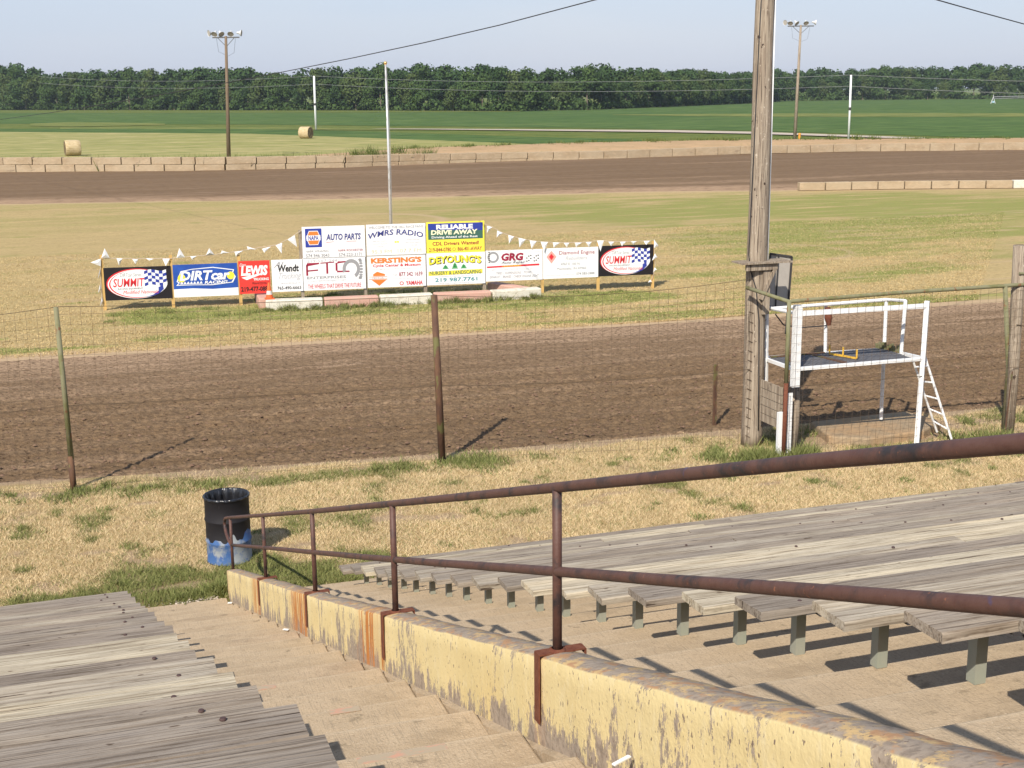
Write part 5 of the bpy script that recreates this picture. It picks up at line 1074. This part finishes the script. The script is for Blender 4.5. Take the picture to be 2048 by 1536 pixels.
# taller weeds: clumps
cl_c = []; 
def clump(x, y, n, r_, h_): cl_c.append((x, y, n, r_, h_))
for _ in range(46):
    x = random.uniform(-3, 20); clump(x, float(trk_near(x))-random.uniform(.35, 1.25), random.randint(30, 120), random.uniform(.08, .28), random.uniform(.05, .13))
for (x, y, n_, r_, h_) in ((10.55, 18.45, 1500, .38, .22), (11.2, 18.25, 700, .22, .25), (11.5, 18.6, 250, .15, .2), (9.9, 18.9, 500, .3, .12), (11.25, 19.2, 200, .2, .15), (5.75, 20.2, 300, .25, .12), (6.2, 20.15, 500, .4, .12), (4.9, 20.2, 350, .3, .1), (-.1, 20.6, 300, .25, .1), (14.9, 18.1, 700, .35, .22), (14.4, 18.5, 300, .3, .13), (1.45, 15.62, 500, .14, .16), (1.2, 15.6, 200, .12, .1), (13.2, 18.2, 300, .3, .1), (12.4, 18.3, 250, .25, .1), (.95, 15.55, 260, .12, .09)): clump(x, y, n_, r_, h_)
for _ in range(20): clump(random.uniform(-3, 17), random.uniform(15.8, 19.5), random.randint(40, 160), random.uniform(.05, .16), random.uniform(.04, .08))
for p0_, p1_ in ((kb[0], kb[5]),):
    for _ in range(90): u = random.random(); p = p0_+(p1_-p0_)*u; clump(float(p[0]), float(p[1])-random.uniform(.02, .35), random.randint(30, 110), random.uniform(.06, .2), random.uniform(.05, .20))
    for _ in range(80): u = random.random(); p = p0_+(p1_-p0_)*u; clump(float(p[0]), float(p[1])+random.uniform(.45, 1.8), random.randint(60, 160), random.uniform(.1, .3), random.uniform(.08, .22))
for _ in range(60): u = random.random(); clump(S0[0]+(S1[0]-S0[0])*u, S0[1]+(S1[1]-S0[1])*u-random.uniform(.2, 2.4), random.randint(40, 120), random.uniform(.15, .4), random.uniform(.05, .10))
tot = sum(c[2] for c in cl_c); A_ = np.concatenate([np.column_stack([np.full(c[2], c[i_]) for i_ in range(5)]) for c in cl_c]); rr_ = rng.normal(0, .5, (tot, 2))
pts_ = np.column_stack([A_[:, 0]+rr_[:, 0]*A_[:, 3], A_[:, 1]+rr_[:, 1]*A_[:, 3], np.zeros(tot)]); 
blades('weeds', pts_, A_[:, 4]*rng.uniform(.4, 1.2, tot), rng.uniform(.012, .028, tot), colmix(tot, (.12, .145, .042), (.28, .285, .11), rng.random(tot)**1.2), 'green weeds and taller grass tufts by fence posts, kerb blocks and lawn', lean=.55, cat='weeds')
# infield stubble
n = 240000; px_ = rng.uniform(-4, 44, n); py_ = 31.3+22*rng.random(n)**1.7; kx = (px_ > -2.8) & (px_ < 24.5+(py_-31)*.85) & (py_ > trk_far(px_)+.4); px_, py_ = px_[kx], py_[kx]; m_ = len(px_); g_ = inf_g(px_, py_); isg = rng.random(m_) < g_*.8
cl = np.where(isg[:, None], colmix(m_, (.17, .20, .055), (.30, .31, .10), rng.random(m_)), colmix(m_, (.42, .31, .145), (.62, .47, .24), rng.random(m_)))
blades('infield_stubble', np.column_stack([px_, py_, np.full(m_, -.01)]), rng.uniform(.015, .045, m_), rng.uniform(.012, .028, m_), cl, 'mown straw and green stubble over the near infield', lean=1.2)
# scrub on the bank and behind the wall
cs = []
for _ in range(420):
    if random.random() < .55: x = random.uniform(-6, 30); y = float(far_far(x))+random.uniform(.7, 1.6); z_ = .0; h_ = random.uniform(.5, 1.35) if x < 22 else random.uniform(1, 1.5)
    else: x = random.uniform(28, 105); y = float(far_far(x))+random.uniform(3.8, 6); z_ = float(crest(x))-.1; h_ = random.uniform(.1, .45)
    cs.append((x, y, z_, random.randint(12, 40), h_))
for (x, h_) in ((23.5, .7), (25, .9), (27.3, .8), (72, .8), (74.5, .9), (76, .7), (80, .5), (53, .5)): cs.append((x, float(far_far(x))+(4 if x > 30 else 2), float(crest(x))-.2, 60, h_))
A_ = np.concatenate([np.column_stack([np.full(c[3], c[i_]) for i_ in (0, 1, 2, 4)]) for c in cs]); tot = len(A_); rr_ = rng.normal(0, .28, (tot, 2))
blades('bank_scrub', np.column_stack([A_[:, 0]+rr_[:, 0], A_[:, 1]+rr_[:, 1], A_[:, 2]]), A_[:, 3]*rng.uniform(.5, 1.1, tot), rng.uniform(.05, .12, tot), colmix(tot, (.05, .09, .02), (.18, .19, .06), rng.random(tot)), 'scrub and weeds growing behind the block wall and on the dirt bank', lean=.3, cat='weeds')
# rubble edge at the foot of the steps
def stones(name, boxes, lab):
    s = MB()
    for (x0, x1, y0, y1, z, n_, sz_) in boxes:
        for _ in range(n_):
            c = (random.uniform(x0, x1), random.uniform(y0, y1), z); r_ = random.uniform(.4, 1)*sz_; ico = [(0, 0, .6), (.9, 0, .1), (.2, .8, .15), (-.8, .4, .05), (-.6, -.7, .1), (.4, -.9, .1), (0, 0, -.5)]
            a = random.uniform(0, 6.28); s.add([(c[0]+r_*(x*math.cos(a)-y*math.sin(a))*random.uniform(.8, 1.2), c[1]+r_*(x*math.sin(a)+y*math.cos(a)), c[2]+r_*z_*.8) for x, y, z_ in ico], [(0, 1, 2), (0, 2, 3), (0, 3, 4), (0, 4, 5), (0, 5, 1), (6, 2, 1), (6, 3, 2), (6, 4, 3), (6, 5, 4), (6, 1, 5)])
    return tag(s.build(name, M['gravel']), lab, 'rubble', kind='stuff')
stones('rubble', [(.9, 1.4, 15.38, 15.50, .012, 70, .022), (8, 14, 15.38, 15.7, .0, 220, .015), (.5, 1.5, 15.38, 15.6, .01, 60, .012)], 'crumbled concrete and small stones along the edge of the steps')
# dirt clods on the near track
s = MB(); 
for _ in range(2600):
    u = random.random(); x = random.uniform(-3, 21); y = float(trk_near(x))+.3+random.random()**1.5*9; r_ = random.uniform(.012, .045)*(1.3 if random.random() < .1 else 1)
    a = random.uniform(0, 6.28); ico = [(0, 0, .7), (.9, 0, .1), (.2, .8, .15), (-.8, .4, .05), (-.6, -.7, .1), (.4, -.9, .1)]
    s.add([(x+r_*(p*math.cos(a)-q_*math.sin(a))*random.uniform(.8, 1.3), y+r_*(p*math.sin(a)+q_*math.cos(a)), -.012+r_*z_) for p, q_, z_ in ico], [(0, 1, 2), (0, 2, 3), (0, 3, 4), (0, 4, 5), (0, 5, 1)])
clod_mat = mat('clod', (.17, .105, .07), 1, [('noise', (3, 3, 3), .4, .7, (.24, .155, .105), 3)], coords='World')
tag(s.build('dirt_clods', clod_mat), 'loose clods of clay scattered over the near dirt track', 'dirt clods', kind='stuff')
# litter on the steps
for (x, y, k, d, lb) in ((1243, 1530, 20, (.075, .014, .006), 'white cigarette stub on the top visible step against the wall'), (728, 1361, 13, (.05, .03, .004), 'small scrap of white paper in the middle of the steps'), (572, 1262, 8, (.05, .03, .004), 'small scrap of white paper on the lower steps by the wall'), (460, 1208, 1, (.05, .035, .006), 'bit of white paper at the wall foot on the bottom step')):
    p = G(x, y, RISE*k); t = tag(MB().box((0, 0, 0), d, rz=R(random.uniform(-60, 60))).build('litter', M['litter'], bevel=.001), lb, 'litter'); t.location = (float(p[0]), float(p[1]), RISE*k+.012+d[2]/2)
# worn pink paint on two nosings
for (xa, xb, k) in ((.86, 1.2, 18), (.98, 1.12, 16), (.74, .9, 14)):
    yy = YB-RUN*k; o = MB().box(((xa+xb)/2, yy-.035-.0, RISE*k+.0022), (xb-xa, .05, .002)).build('paint_scuff', M['pink_paint']); tag(o, kind='structure')

# ---------------------------------------------------------------- summer haze
hm = bpy.data.materials.new('haze'); hm.use_nodes = True; hn = hm.node_tree; hn.nodes.remove(hn.nodes['Principled BSDF'])
pv = hn.nodes.new('ShaderNodeVolumePrincipled'); pv.inputs['Color'].default_value = (.80, .88, 1, 1); pv.inputs['Density'].default_value = .00014; pv.inputs['Anisotropy'].default_value = .2
hn.links.new(pv.outputs[0], hn.nodes['Material Output'].inputs['Volume'])
o = MB().box((250, 1000, 14.4), (6600, 5100, 31.4)).build('haze', hm); tag(o, 'thin summer haze over the fields', 'haze', kind='stuff')
